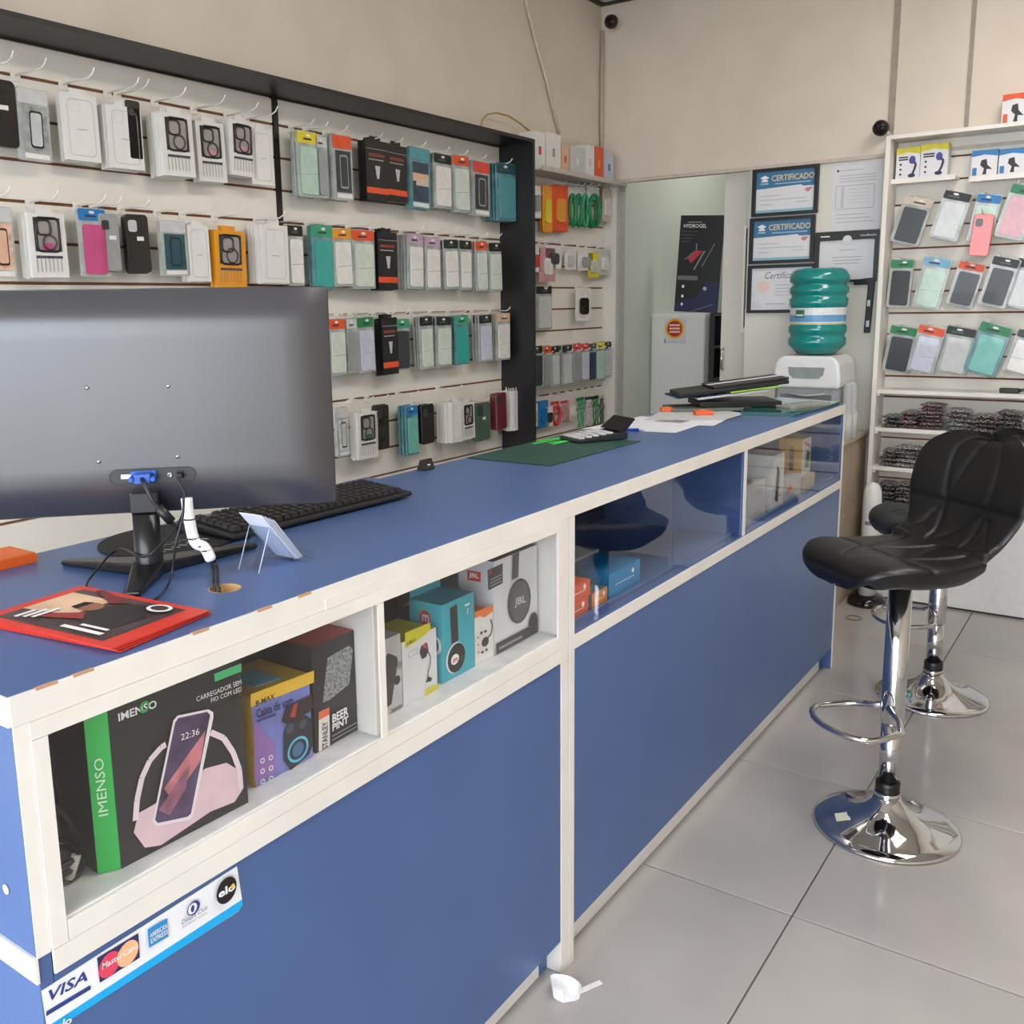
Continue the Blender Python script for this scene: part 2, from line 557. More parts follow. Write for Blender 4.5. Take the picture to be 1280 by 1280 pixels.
# near counter cabinet
c1 = thing('counter_cabinet', 'near blue and white counter cabinet with two display windows', 'cabinet', (0, 0, 0), group='counter cabinets')
SHADEIN = m(58, 62, 74, 0.6)  # shade of the enclosed interior, put into a colour
ZS1 = 0.790
board(c1, 'end_panel', -0.55, -0.0005, Y0, 0.004, 0.001, ZB - 0.0005, BLUE)
MB().box(-0.0004, 0.0006, Y0, 0.004, 0.76, ZB - 0.0005).build('panel_edge', WHITE, c1)
MB().box(-0.54, 0.0025, Y0 - 0.004, Y0 - 0.0003, 0.731, 0.762).build('end_rail', WHITE, c1)
MB().lathe([(0.001, 0), (0.006, 0.0004), (0.006, 0.0012), (0.001, 0.0014)], seg=14).build('screw_cap', WHITE, c1, loc=(-0.05, Y0 - 0.0004, 0.828), rot=(math.pi / 2, 0, 0))
board(c1, 'end_panel', -0.50, 0.0, 1.145, YJ - 0.0005, 0.001, ZB - 0.0005, WHITE)
board(c1, 'divider', -0.46, -0.008, 0.573, 0.588, ZS1 + 0.0004, ZB - 0.0005, WHITE)
board(c1, 'display_shelf', -0.46, -0.001, 0.0045, 1.1445, 0.765, ZS1, m(224, 226, 228, 0.4))
board(c1, 'shelf_rail', -0.001, 0.003, 0.0045, 1.1445, 0.731, 0.7615, WHITE)
board(c1, 'front_panel', -0.018, -0.001, 0.0045, 1.1445, 0.08, 0.7300, BLUE)
board(c1, 'side_panel', -0.10, -0.036, 1.11, 1.1445, 0.001, 0.10, BLUE)
board(c1, 'kick_board', -0.052, -0.036, 0.0045, 1.109, 0.001, 0.10, WHITE)
board(c1, 'back_panel', -0.475, -0.461, 0.0045, 1.1445, 0.10, ZB - 0.0005, SHADEIN)  # dark sheet standing for the shade behind the boxes
# window frame strips, then the panes
for nm, a, b, c, d in (('frame_rail', 0.0045, 1.1445, 1.014, ZB - 0.0006), ('frame_rail', 0.0245, 1.127, 0.7625, 0.788),
                       ('frame_stile', 0.0045, 0.0235, 0.7625, 1.0135), ('frame_stile', 1.128, 1.1445, 0.7625, 1.0135),
                       ('frame_stile', 0.574, 0.587, 0.7885, 1.0135)):
    MB().box(-0.0005, 0.0035, a, b, c, d).build(nm, WHITE, c1)
for a, b in ((0.024, 0.5735), (0.5875, 1.1275)):
    MB().box(-0.0065, -0.003, a, b, 0.7905, 1.0135).build('glass_pane', GLASS, c1)

# far counter cabinet
c2 = thing('counter_cabinet', 'far blue and white counter cabinet beyond the white post', 'cabinet', (0, 0, 0), group='counter cabinets')
ZS2 = 0.777
for a, b in ((YJ + 0.0005, 1.200), (3.298, Y1)):
    board(c2, 'end_panel', -0.48, -0.0006, a, b, 0.001, ZB - 0.0005, BLUE)
    MB().box(-0.0004, 0.001, a, b, 0.001, ZB - 0.0005).build('panel_edge', WHITE, c2)
board(c2, 'divider', -0.46, -0.0011, 2.214, 2.236, ZS2 + 0.0004, ZB - 0.0005, BLUE)
MB().box(-0.0009, 0.001, 2.214, 2.236, ZS2 + 0.0004, ZB - 0.0005).build('divider_edge', WHITE, c2)
board(c2, 'display_shelf', -0.46, -0.001, 1.2005, 3.2975, 0.745, ZS2, BLUE)
board(c2, 'shelf_rail', -0.0009, 0.001, 1.2005, 3.2975, 0.7425, 0.7745, WHITE)
board(c2, 'front_panel', -0.018, -0.001, 1.2005, 3.2975, 0.09, 0.742, BLUE)
board(c2, 'kick_board', -0.052, -0.036, 1.2005, 3.262, 0.001, 0.11, WHITE)
board(c2, 'side_panel', -0.10, -0.036, 3.2625, 3.2975, 0.001, 0.11, BLUE)
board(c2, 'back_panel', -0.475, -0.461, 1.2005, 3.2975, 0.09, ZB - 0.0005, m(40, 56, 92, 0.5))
board(c2, 'front_lip', -0.035, -0.0245, 1.2005, 3.2975, ZS2 + 0.0003, ZS2 + 0.010, BLUE)
for a, b in ((1.2005, 2.2135), (2.2365, 3.2975)):
    MB().box(-0.0085, -0.0035, a, b, ZS2 + 0.0006, ZB - 0.0006).build('glass_pane', GLASS, c2)

# card sticker on the front panel
XP = 0.0
t = thing('card_sticker', 'white and cyan payment card sticker on the near blue front panel', 'sticker', (0, 0, 0))
q = YZ(XP, (52, 1239), (296, 1083), (302, 1122), (303, 1131), (298, 1139), (60, 1292))
MB().prism([q[5], q[4], q[3], q[2], q[1], q[0]], fx, -0.0008, 0.0004).build('sheet', m(238, 240, 246, 0.35, var=0.01), t)
pr = Print(fx, 0.0004)
CYAN = m(0, 172, 240, 0.4, var=0); NAVY = m(38, 58, 136, 0.45, var=0)
pr.pl(YZ(XP, (59, 1283), (302.4, 1124), (303, 1131), (298, 1138.6), (60.4, 1292)), CYAN)
pr.textq('VISA', YZ(XP, (61, 1252), (109, 1225), (108, 1212), (60, 1238)), NAVY, 0.25, 0.02)
pr.pl(YZ(XP, (57, 1270), (113, 1236), (112, 1231), (57, 1264)), NAVY)
pr.pl(YZ(XP, (124, 1228), (174, 1196.5), (172, 1166), (120.5, 1197)), m(44, 40, 92, 0.5, var=0))


def pxell(cx, cy, rx, ry, sl, n=18):
    return [(cx + rx * math.cos(2 * math.pi * i / n), cy + ry * math.sin(2 * math.pi * i / n) + sl * rx * math.cos(2 * math.pi * i / n)) for i in range(n)]


pr.pl(YZ(XP, *pxell(136, 1205, 13.5, 15, -0.62))[::-1], m(226, 66, 96, 0.5, var=0))
pr.pl(YZ(XP, *pxell(158.5, 1191, 13.5, 15, -0.62))[::-1], m(250, 186, 140, 0.5, var=0))
pr.textq('MasterCard', YZ(XP, (126, 1212), (171, 1184), (170.5, 1177), (126, 1204)), TXW, 0.15, 0.01)
pr.pl(YZ(XP, (185, 1184), (209, 1170), (207.5, 1147), (183, 1161)), m(30, 140, 206, 0.5, var=0))
pr.textq('AMERICAN', YZ(XP, (186, 1172), (207.5, 1159), (207, 1153), (185.5, 1166)), TXW, 0, 0.01)
pr.textq('EXPRESS', YZ(XP, (187, 1179), (208, 1166), (207.7, 1160), (186.7, 1173)), TXW, 0, 0.01)
pr.pl(YZ(XP, *pxell(240, 1134, 8, 8.5, -0.6))[::-1], NAVY)
pr.pl(YZ(XP, *pxell(238.6, 1134.6, 5.6, 6.6, -0.6))[::-1], TXW)
pr.pl(YZ(XP, *pxell(238.6, 1134.6, 2.2, 4.6, -0.6))[::-1], NAVY)
pr.textq('Diners Club', YZ(XP, (225, 1155), (257, 1135), (256.7, 1130), (224.7, 1149)), m(110, 112, 124, 0.5, var=0), 0.1)
pr.textq('INTERNATIONAL', YZ(XP, (226, 1159), (257, 1140), (256.8, 1137.5), (225.8, 1156.4)), m(130, 132, 144, 0.5, var=0))
pr.pl(YZ(XP, *pxell(280.5, 1111.5, 12.6, 16.0, -0.55))[::-1], BLK)
pr.textq('elo', YZ(XP, (270.5, 1122), (291.5, 1110), (291, 1100), (270, 1112)), TXW, 0, 0.03)
pr.pl(YZ(XP, *pxell(288, 1106, 2.4, 3, -0.55))[::-1], m(236, 190, 60, 0.5, var=0))
pr.textq('cielo', YZ(XP, (56, 1291), (87, 1276), (86, 1267), (55, 1282)), TXW, 0.2, 0.02)
pr.build('print', None, t)

# ================================================================== BAR STOOLS
def stool(label, x, y, rz, seat_z, foot_z, shift=0.0):
    t = thing('bar_stool', label, 'stool', (x, y, 0), (0, 0, rz), group='bar stools')
    # local +x is the sitter's front
    MB().lathe([(0.193, 0.001), (0.1935, 0.006), (0.188, 0.011), (0.165, 0.017), (0.125, 0.027), (0.085, 0.043),
                (0.056, 0.063), (0.04, 0.083), (0.033, 0.096)], seg=64).build('base', CHROME, t)
    MB().lathe([(0.034, 0.0965), (0.036, 0.104), (0.033, 0.11)], seg=32).build('base_collar', CHROME, t)
    MB().lathe([(0.03, 0.1105), (0.0325, 0.113), (0.0325, 0.138), (0.03, 0.141)], seg=32).build('rubber_collar', BLK, t)
    MB().lathe([(0.0268, 0.1415), (0.0268, foot_z - 0.021)], seg=32).build('column', CHROME, t)
    MB().lathe([(0.0295, foot_z - 0.02), (0.031, foot_z - 0.016), (0.031, seat_z - 0.045)], seg=32).build('sleeve', CHROME, t)
    # foot ring
    pts = [(0.028, -0.05, foot_z + 0.045)]
    for i in range(13):
        a = -math.pi / 2 + math.pi * i / 12
        pts.append((0.145 + 0.075 * math.cos(a), 0.118 * math.sin(a), foot_z))
    pts = [(0.026, -0.012, foot_z + 0.03), (0.03, -0.06, foot_z + 0.012), (0.06, -0.108, foot_z)] + pts[1:] + [(0.06, 0.108, foot_z), (0.03, 0.06, foot_z + 0.012), (0.026, 0.012, foot_z + 0.03)]
    MB().tube(pts, 0.0085, 10).build('foot_ring', CHROME, t)
    MB().box(-0.09, 0.09, -0.07, 0.07, seat_z - 0.045, seat_z - 0.03).build('mount_plate', BLK, t)
    MB().tube([(0.0, -0.03, seat_z - 0.05), (0.01, -0.13, seat_z - 0.056), (0.012, -0.16, seat_z - 0.05)], 0.005, 8).build('lift_lever', CHROME, t)
    # upholstered shell: seat then backrest, seams sunk in
    NU, NV = 96, 56
    prof = [(0.208, -0.050), (0.211, -0.018), (0.186, 0.004), (0.13, 0.012), (0.06, 0.004), (-0.04, 0.0), (-0.12, 0.008), (-0.172, 0.034), (-0.202, 0.085),
            (-0.218, 0.15), (-0.231, 0.205), (-0.245, 0.258), (-0.258, 0.288), (-0.274, 0.297)]
    cum = [0]
    for a, b in zip(prof[:-1], prof[1:]): cum.append(cum[-1] + math.hypot(b[0] - a[0], b[1] - a[1]))
    LT = cum[-1]

    def pf(s):
        s = max(0, min(0.9999, s)) * LT
        for i in range(len(prof) - 1):
            if cum[i + 1] >= s: break
        # catmull-rom
        p0, p1, p2, p3 = [Vector(prof[max(0, min(len(prof) - 1, i + k))]) for k in (-1, 0, 1, 2)]
        q = (s - cum[i]) / (cum[i + 1] - cum[i])
        return 0.5 * ((2 * p1) + (p2 - p0) * q + (2 * p0 - 5 * p1 + 4 * p2 - p3) * q * q + (3 * p1 - 3 * p2 + p3 - p0) * q ** 3)

    def hw(s):   # half width along the profile
        if s < 0.28: return 0.200 * (1 - ((0.28 - s) / 0.28) ** 2.6) ** 0.5 * 0.97 + 0.006
        if s < 0.58: return 0.200 - 0.032 * math.sin((s - 0.28) / 0.30 * math.pi / 2) ** 2
        if s < 0.80: return 0.168 + 0.037 * math.sin((s - 0.58) / 0.22 * math.pi / 2) ** 2
        return 0.205 * (1 - ((s - 0.80) / 0.20) ** 4.2) ** 0.5 * 0.985 + 0.004
    A, B, A2, B2 = (0.74, -0.36), (0.74, 0.36), (0.25, -0.36), (0.25, 0.36)
    seams = [(A, (1, -0.42)), (A, (0.98, 0.0)), (A, (0.74, -1)), (A, (0.55, -0.85)), (A, (0.53, -0.36)), (A, B), (B, (1, 0.42)), (B, (0.53, -0.36)),
             (B, (0.53, 0.36)), (B, (0.74, 1)), (B, (0.55, 0.85)), ((0.53, -1), (0.53, 1)), (A2, B2), (A2, (0.12, -0.1)), (B2, (0.12, 0.1)), (A2, (0.25, -1)), (B2, (0.25, 1)),
             (A2, (0.53, -0.7)), (B2, (0.53, 0.7)), (A2, (0.53, 0.0)), (B2, (0.53, 0.0))]

    def dist(s, v):
        dm = 9
        for (a, b), (c, d) in seams:
            ax, ay, bx, by = a * LT, b * 0.2, c * LT, d * 0.2
            px, py = s * LT, v * 0.2
            dx, dy = bx - ax, by - ay
            q = max(0, min(1, ((px - ax) * dx + (py - ay) * dy) / (dx * dx + dy * dy)))
            dm = min(dm, math.hypot(px - ax - q * dx, py - ay - q * dy))
        return dm
    top, bot = [], []
    for i in range(NU + 1):
        s = i / NU
        p = pf(s); q = (pf(min(1, s + 0.01)) - pf(max(0, s - 0.01))); q.normalize()
        nrm = Vector((q[1], -q[0]))
        h = hw(s)
        for j in range(NV + 1):
            v = -1 + 2 * j / NV
            ed = max(0.0, 1 - abs(v) ** 5) ** 0.5
            es = min(1, min(s, 1 - s) / 0.05) ** 0.5
            d = dist(s, v)
            puff = 0.008 * (1 - math.exp(-(d / 0.006) ** 1.1))
            cup = 0.03 * v * v * (1 if s > 0.5 else 0.25)
            th = (0.012 + puff) * ed * es + cup
            tb = -(0.055 if s < 0.42 else 0.026 + 0.029 * max(0, (0.56 - s) / 0.14)) * ed * es + cup
            y = v * h
            top.append((p[0] + nrm[0] * th, y, seat_z + p[1] + nrm[1] * th))
            bot.append((p[0] + nrm[0] * tb, y, seat_z + p[1] + nrm[1] * tb))
    f = []; W = NV + 1
    for i in range(NU):
        for j in range(NV):
            a = i * W + j; f.append((a, a + W, a + W + 1, a + 1))
    leather = m(12, 12, 14, 0.40, var=0.1, scale=60, bump=0.05)
    MB().add(top, f, None, True).build('seat_shell', leather, t)
    MB().add(bot, [q[::-1] for q in f], None, True).build('under_shell', leather, t)
    return t


s1 = stool('black quilted bar stool in front, with a white label on its chrome foot', 0.451, 2.183, math.radians(232), 0.782, 0.335)
q = onz(1053, 1023, 0.025)
rd = Vector((q[0] - 0.451, q[1] - 2.183, 0)); rl = rd.length; rd.normalize()
zl = 0.027 - (rl - 0.125) * 0.25 + 0.0022
W_ = Matrix.Translation((q[0], q[1], zl)) @ (Vector((0, 0, 1)).rotation_difference((rd * math.sin(0.25) + Vector((0, 0, math.cos(0.25)))))).to_matrix().to_4x4() @ Matrix.Rotation(0.4, 4, 'Z')
lbl = MB().box(-0.019, 0.019, -0.02, 0.02, 0, 0.0005).build('paper_label', m(224, 222, 205, 0.7), s1)
lbl.matrix_basis = s1.matrix_basis.inverted() @ W_
s2 = stool('black bar stool behind, mostly hidden by the front stool', 0.385, 3.225, math.radians(212), 0.675, 0.31)

# scrap of paper on the floor
q = onz(705, 1244, 0)
t = thing('paper_scrap', 'crumpled white paper scrap on the floor tiles by the white post', 'paper', (q[0], q[1], 0))
pm = MB()
ring = [(0.03 * math.cos(a) * (1 + 0.2 * math.sin(3 * a)), 0.022 * math.sin(a)) for a in [i * 0.42 for i in range(13)]]
for (a, b), (c, d) in zip(ring[:-1], ring[1:]):
    pm.poly([(a, b, 0.0005), (c, d, 0.0005), (c * 1.15, d * 1.15, 0.03 + 0.008 * math.sin(9 * c)), (a * 1.15, b * 1.15, 0.03 + 0.008 * math.sin(9 * a))])
pm.poly([(a, b, 0.0006) for a, b in ring])
pm.build('curled_sheet', m(244, 244, 248, 0.7), t)
MB().box(-0.006, 0.006, -0.03, 0.03, 0.0005, 0.003).build('loose_strip', m(230, 230, 230, 0.7), t, loc=(0.035, 0.05, 0.001), rot=(0.05, 0, -0.5))

# ================================================================== WATER COOLER CORNER
t = thing('low_cabinet', 'beige low cabinet under the water cooler behind the counter end', 'cabinet', (-0.41, 4.31, 0))
MB().box(-0.215, 0.215, -0.215, 0.225, 0.001, 0.795).build('body', m(176, 160, 140, 0.6, var=0.08, scale=12), t)
MB().box(-0.225, 0.225, -0.225, 0.23, 0.7955, 0.815).build('cabinet_top', m(198, 184, 164, 0.5, var=0.06), t)
t = thing('water_cooler', 'white water cooler with grey front under the teal bottle', 'cooler', (-0.39, 4.27, 0.816))
MB().prism(rrect(0.31, 0.27, 0.03), fz, 0.0, 0.235).build('lower_body', m(150, 154, 158, 0.4), t)
prof = [(-0.155, 0.2355), (0.155, 0.2355), (0.158, 0.27), (0.15, 0.345), (0.135, 0.375), (0.11, 0.388), (-0.11, 0.388), (-0.135, 0.375), (-0.15, 0.345), (-0.158, 0.27)]
MB().prism(prof, fy, -0.135, 0.145).build('head', m(228, 231, 233, 0.25, var=0.01), t, bevel=0.012, seg=3)
MB().prism([(-0.085, 0.335), (-0.08, 0.30), (-0.06, 0.282), (0.06, 0.282), (0.08, 0.30), (0.085, 0.335)][::-1][::-1][::-1], fy, 0.144, 0.1475).build('control_window', m(138, 148, 148, 0.3), t)
MB().box(-0.12, 0.12, -0.1395, -0.1355, 0.03, 0.205).build('tap_recess', m(104, 110, 114, 0.4), t)
for x in (-0.05, 0.05):
    MB().box(x - 0.012, x + 0.012, -0.16, -0.14, 0.13, 0.155).build('tap', WHITE, t)
MB().tube([(-0.09, -0.141, 0.21), (0, -0.147, 0.2), (0.09, -0.141, 0.21)], 0.006, 6).build('tap_ledge', m(170, 176, 180, 0.4), t)
TEAL = m(0, 134, 132, 0.16, var=0.05, coat=0.6)
t = thing('water_bottle', 'large teal water bottle upside down on the water cooler', 'bottle', (-0.385, 4.26, 1.205))
R_ = 0.134
MB().lathe([(0.03, -0.0), (0.09, 0.006), (0.115, 0.028), (R_, 0.05), (R_, 0.078), (R_ - 0.008, 0.086), (R_ - 0.008, 0.1), (R_, 0.108), (R_, 0.134), (R_ - 0.006, 0.142),
            (R_ - 0.006, 0.228), (R_, 0.236), (R_ + 0.002, 0.265), (R_ - 0.008, 0.273), (R_ - 0.008, 0.285), (R_ + 0.002, 0.294), (R_ + 0.002, 0.315),
            (R_ - 0.012, 0.330), (R_ - 0.012, 0.338), (R_ + 0.003, 0.346), (R_ + 0.002, 0.372), (R_ - 0.012, 0.398), (R_ - 0.03, 0.408), (0.02, 0.404)], seg=48).build('body', TEAL, t)


def band(z0, z1, a0, a1, r, mat, mb):
    n_ = 24
    for i in range(n_):
        a, b = math.radians(a0 + (a1 - a0) * i / n_), math.radians(a0 + (a1 - a0) * (i + 1) / n_)
        mb.poly([(r * math.cos(a), r * math.sin(a), z0), (r * math.cos(b), r * math.sin(b), z0), (r * math.cos(b), r * math.sin(b), z1), (r * math.cos(a), r * math.sin(a), z1)], mat)


lb = MB()
band(0.146, 0.224, 150, 400, R_ - 0.0052, m(226, 230, 232, 0.4, var=0), lb)
band(0.158, 0.19, 150, 400, R_ - 0.0045, m(104, 158, 206, 0.4, var=0), lb)
band(0.147, 0.153, 150, 400, R_ - 0.0045, m(206, 196, 120, 0.4, var=0), lb)
band(0.178, 0.215, 236, 258, R_ - 0.0038, m(52, 120, 92, 0.4, var=0), lb)
band(0.186, 0.194, 238, 256, R_ - 0.0032, m(226, 236, 230, 0.4, var=0), lb)
lb.build('paper_label', None, t)
for k, (dx, dy) in enumerate(((0.0, 0.0), (0.012, 0.085))):
    t = thing('cup_dispenser', 'upright clear cup tube standing %s on the beige cabinet' % ('nearer' if k == 0 else 'farther'), 'cup tube', (-0.205 + dx * 0.2, 4.165 + dy, 0.8155), group='cup tubes')
    MB().lathe([(0.024, 0.0005), (0.024, 0.11)], seg=20).build('cups', m(226, 228, 228, 0.5), t)
    MB().lathe([(0.028, 0.0), (0.03, 0.002), (0.03, 0.12), (0.019, 0.135), (0.019, 0.245), (0.012, 0.262), (0.002, 0.266)], seg=20).build('tube_cover', m(214, 218, 220, 0.15, var=0.02, clear=0.55, coat=0.4), t)
t = thing('gel_dispenser', 'white rounded upright dispenser on a round black foot beside the shelves', 'dispenser', (-0.088, 4.255, 0))
MB().lathe([(0.088, 0.001), (0.09, 0.01), (0.086, 0.03), (0.07, 0.045), (0.04, 0.05)], seg=32).build('foot', BLKG, t)
MB().lathe([(0.041, 0.0505), (0.042, 0.52), (0.04, 0.56), (0.032, 0.585), (0.018, 0.6), (0.002, 0.604)], seg=28).build('column', m(226, 228, 228, 0.3, var=0.01), t)
pr = MB()
for i in range(7):
    a = math.radians(245 + i * 9); b = math.radians(250.5 + i * 9)
    pr.poly([(0.0428 * math.cos(q), 0.0428 * math.sin(q), z) for q, z in ((a, 0.40), (b, 0.40), (b, 0.418), (a, 0.418))])
pr.build('dark_marking', INK, t)

# ================================================================== BACK WALL: door, certificates
d = thing('door_1', 'white sliding door with narrow pane and chrome pull', 'door', (-1.0, YB + 0.075, 0))
d['kind'] = 'structure'
LEAF = m(214, 210, 202, 0.5, var=0.02, scale=4)
lf = MB()
for b in ((0, 0.125, 0, 2.13), (0.165, 0.80, 0, 2.13), (0.125, 0.165, 0, 1.325), (0.125, 0.165, 1.845, 2.13)):
    lf.box(b[0], b[1], -0.015, 0.015, b[2] + 0.003, b[3])
lf.build('leaf', LEAF, d)
MB().box(0.113, 0.125, -0.021, -0.0155, 1.30, 1.86).box(0.125, 0.18, -0.021, -0.0155, 1.846, 1.86).box(0.125, 0.18, -0.021, -0.0155, 1.30, 1.325).build('pane_moulding', WHITE, d)
MB().box(0.126, 0.164, 0.004, 0.008, 1.326, 1.844).build('pane', m(60, 62, 60, 0.1), d)
hz = ony(904, 449, YB + 0.06)
MB().tube([(hz[0] + 1.0, -0.0165, hz[2] + 0.058), (hz[0] + 1.0, -0.04, hz[2] + 0.05), (hz[0] + 1.0, -0.04, hz[2] - 0.05), (hz[0] + 1.0, -0.0165, hz[2] - 0.058)], 0.008, 10).build('pull_handle', CHROME, d)

YC = YB - 0.004


def XZ(Y, *pts): return [(ony(a, b, Y)[0], ony(a, b, Y)[2]) for a, b in pts]


CB = m(56, 116, 158, 0.4, var=0); CG = m(214, 200, 142, 0.5, var=0)
FRM = m(20, 20, 22, 0.35)
for k, (x0, x1, z0, z1) in enumerate(((-0.824, -0.488, 1.895, 2.132), (-0.830, -0.496, 1.655, 1.888), (-0.832, -0.48, 1.402, 1.648))):
    t = thing('certificate_frame', ('top black framed certificate with blue header, under the door head', 'middle black framed certificate with blue header', 'lowest black framed certificate with script title beside the water bottle')[k],
              'certificate', ((x0 + x1) / 2, YC, z0), group='framed certificates')
    W, Hh = x1 - x0, z1 - z0
    fm = MB()
    for a, b, c, e in ((-W / 2, W / 2, 0, 0.016), (-W / 2, W / 2, Hh - 0.016, Hh), (-W / 2, -W / 2 + 0.02, 0.016, Hh - 0.016), (W / 2 - 0.02, W / 2, 0.016, Hh - 0.016)):
        fm.box(a, b, -0.02, -0.0004, c, e)
    fm.build('frame', FRM, t)
    MB().box(-W / 2 + 0.02, W / 2 - 0.02, -0.008, -0.0006, 0.016, Hh - 0.016).build('sheet', m(226, 226, 230, 0.45, var=0.01), t)
    pr = Print(fy, 0.0082)
    w2_ = W / 2 - 0.02; top = Hh - 0.016
    if k < 2:
        pr.pl([(-w2_, top - 0.085), (w2_ * 0.55, top - 0.075), (w2_ * 0.6, top - 0.083), (w2_, top - 0.083), (w2_, top), (-w2_, top)], CB)
        pr.text('CERTIFICADO', -w2_ + 0.078, top - 0.05, w2_ - 0.004, top - 0.02, CG, 0, 0.02)
        pr.rect(-w2_ + 0.095, top - 0.066, w2_ - 0.02, top - 0.06, m(150, 186, 206, 0.5, var=0))
        pr.pl([(-w2_ + 0.018, top - 0.03), (-w2_ + 0.042, top - 0.041), (-w2_ + 0.066, top - 0.03), (-w2_ + 0.042, top - 0.018)], TXW)
        pr.rect(-w2_ + 0.026, top - 0.05, -w2_ + 0.058, top - 0.04, TXW)
        pr.rect(-w2_ + 0.022, top - 0.064, -w2_ + 0.062, top - 0.055, m(150, 186, 206, 0.5, var=0))
        pr.rect(-w2_, 0.016, w2_, 0.03, m(146, 190, 204, 0.5, var=0))
        for i, (a, b) in enumerate(((0.02, 0.13), (0.02, 0.26))): pr.rect(-w2_ + a, 0.098 - i * 0.02, -w2_ + b, 0.102 - i * 0.02, m(190, 192, 200, 0.6, var=0))
        pr.rect(0.06, 0.06, 0.12, 0.064, m(190, 192, 200, 0.6, var=0)); pr.rect(-0.12, 0.055, -0.06, 0.059, m(190, 192, 200, 0.6, var=0))
        pr.pl([(w2_ - 0.05, 0.118), (w2_ - 0.03, 0.106), (w2_ - 0.01, 0.128), (w2_ - 0.04, 0.128)], m(196, 130, 140, 0.6, var=0))
    else:
        pr.text('Certificado', -w2_ + 0.07, top - 0.055, w2_ - 0.06, top - 0.02, m(96, 100, 120, 0.6, var=0), 0.35)
        pr.el(-w2_ + 0.06, top - 0.095, 0.034, 0.034, m(238, 208, 206, 0.6, var=0))
        for i in range(4): pr.rect(-0.03, top - 0.09 - i * 0.017, 0.12, top - 0.086 - i * 0.017, m(186, 188, 200, 0.6, var=0))
        for i in range(7): pr.line([(-w2_ + 0.004 + i * 0.008, 0.02), (-w2_ + 0.012 + i * 0.007, 0.05 + 0.02 * math.sin(i * 2))], 0.002, m(200, 190, 206, 0.6, var=0))
        pr.rect(-0.08, 0.045, 0.02, 0.048, GREYINK)
    pr.build('print', None, t)
t = thing('paper_notice', 'white printed sheet taped to the back wall right of the certificates', 'notice', (-0.31, YC, 1.80))
MB().box(-0.115, 0.118, -0.0014, -0.0004, 0.0, 0.325).build('sheet', m(222, 222, 226, 0.6, var=0.01), t)
pr = Print(fy, 0.0015); G_ = m(176, 176, 186, 0.6, var=0)
pr.rect(-0.095, 0.283, -0.085, 0.294, INK); pr.rect(-0.08, 0.287, 0.03, 0.29, G_)
for i in range(3): pr.rect(-0.08, 0.262 - i * 0.014, 0.09, 0.265 - i * 0.014, G_)
pr.ring([(-0.095, 0.105), (0.085, 0.105), (0.085, 0.215), (-0.095, 0.215)], 0.003, G_)
pr.rect(-0.07, 0.11, -0.055, 0.21, m(200, 200, 208, 0.6, var=0))
for i in range(5): pr.rect(-0.04, 0.13 + i * 0.016, 0.06, 0.134 + i * 0.016, m(206, 206, 212, 0.6, var=0))
for i in range(3): pr.rect(-0.09, 0.04 + i * 0.018, 0.09 - 0.02 * i, 0.043 + i * 0.018, G_)
pr.build('print', None, t)
t = thing('certificate_frame', 'black topped certificate half hidden behind the teal bottle', 'certificate', (-0.335, YC, 1.55), group='framed certificates')
fm = MB()
for a, b, c, e in ((-0.155, 0.145, 0.0, 0.012), (-0.155, 0.145, 0.205, 0.248), (-0.155, -0.135, 0.012, 0.205), (0.128, 0.145, 0.012, 0.205)): fm.box(a, b, -0.018, -0.0004, c, e)
fm.build('frame', FRM, t)
MB().box(-0.135, 0.128, -0.007, -0.0006, 0.012, 0.205).build('sheet', m(222, 222, 226, 0.5, var=0.01), t)
pr = Print(fy, 0.0182)
pr.rect(-0.13, 0.222, -0.085, 0.228, TXW); pr.text('Certificado', 0.06, 0.219, 0.135, 0.229, TXW)
pr.el(0.0, 0.205, 0.022, 0.022, m(222, 222, 226, 0.5, var=0))
pr.build('print', None, t)
pr = Print(fy, 0.0072)
for z, h_ in ((0.155, 0.04), (0.12, 0.07), (0.105, 0.07), (0.09, 0.06)): pr.rect(-h_, z, h_, z + 0.004, G_)
pr.build('print', None, t)
t = thing('wall_bracket', 'black hooked bracket on the back wall right of the teal bottle', 'bracket', (-0.235, YC, 1.30))
MB().prism([(0.0, 0.0), (0.028, 0.0), (0.04, 0.27), (-0.06, 0.26), (-0.06, 0.235), (0.008, 0.235)], fy, 0.0004, 0.02).build('strap', BLK, t, bevel=0.004)
for z in (0.03, 0.13): MB().box(0.01, 0.024, -0.0225, -0.0203, z, z + 0.03).build('buckle', STEEL, t)

# ------------------------------------------------------------------ back room furniture
t = thing('white_cabinet', 'plain white cabinet with round warning sticker in the back room', 'cabinet', (-1.508, 5.43, 0))
MB().box(-0.178, 0.178, -0.23, 0.25, 0.001, 1.372).build('body', m(218, 218, 214, 0.5, var=0.01), t)
MB().box(-0.18, 0.18, -0.235, 0.25, 1.3725, 1.392).build('cabinet_top', m(226, 226, 222, 0.5, var=0.01), t)
MB().box(-0.176, 0.174, -0.236, -0.2305, 0.05, 1.365).build('door', m(220, 220, 216, 0.5, var=0.01), t)
pr = Print(fy, 0.2362)
pr.rect(-0.09, 1.205, 0.06, 1.372 - 0.005, m(208, 206, 212, 0.5, var=0))
pr.el(-0.018, 1.30, 0.064, 0.064, m(232, 170, 40, 0.5, var=0)); pr.el(-0.018, 1.30, 0.05, 0.05, m(176, 44, 26, 0.5, var=0))
for i in range(3): pr.rect(-0.053, 1.275 + i * 0.021, 0.017, 1.286 + i * 0.021, m(232, 200, 190, 0.5, var=0))
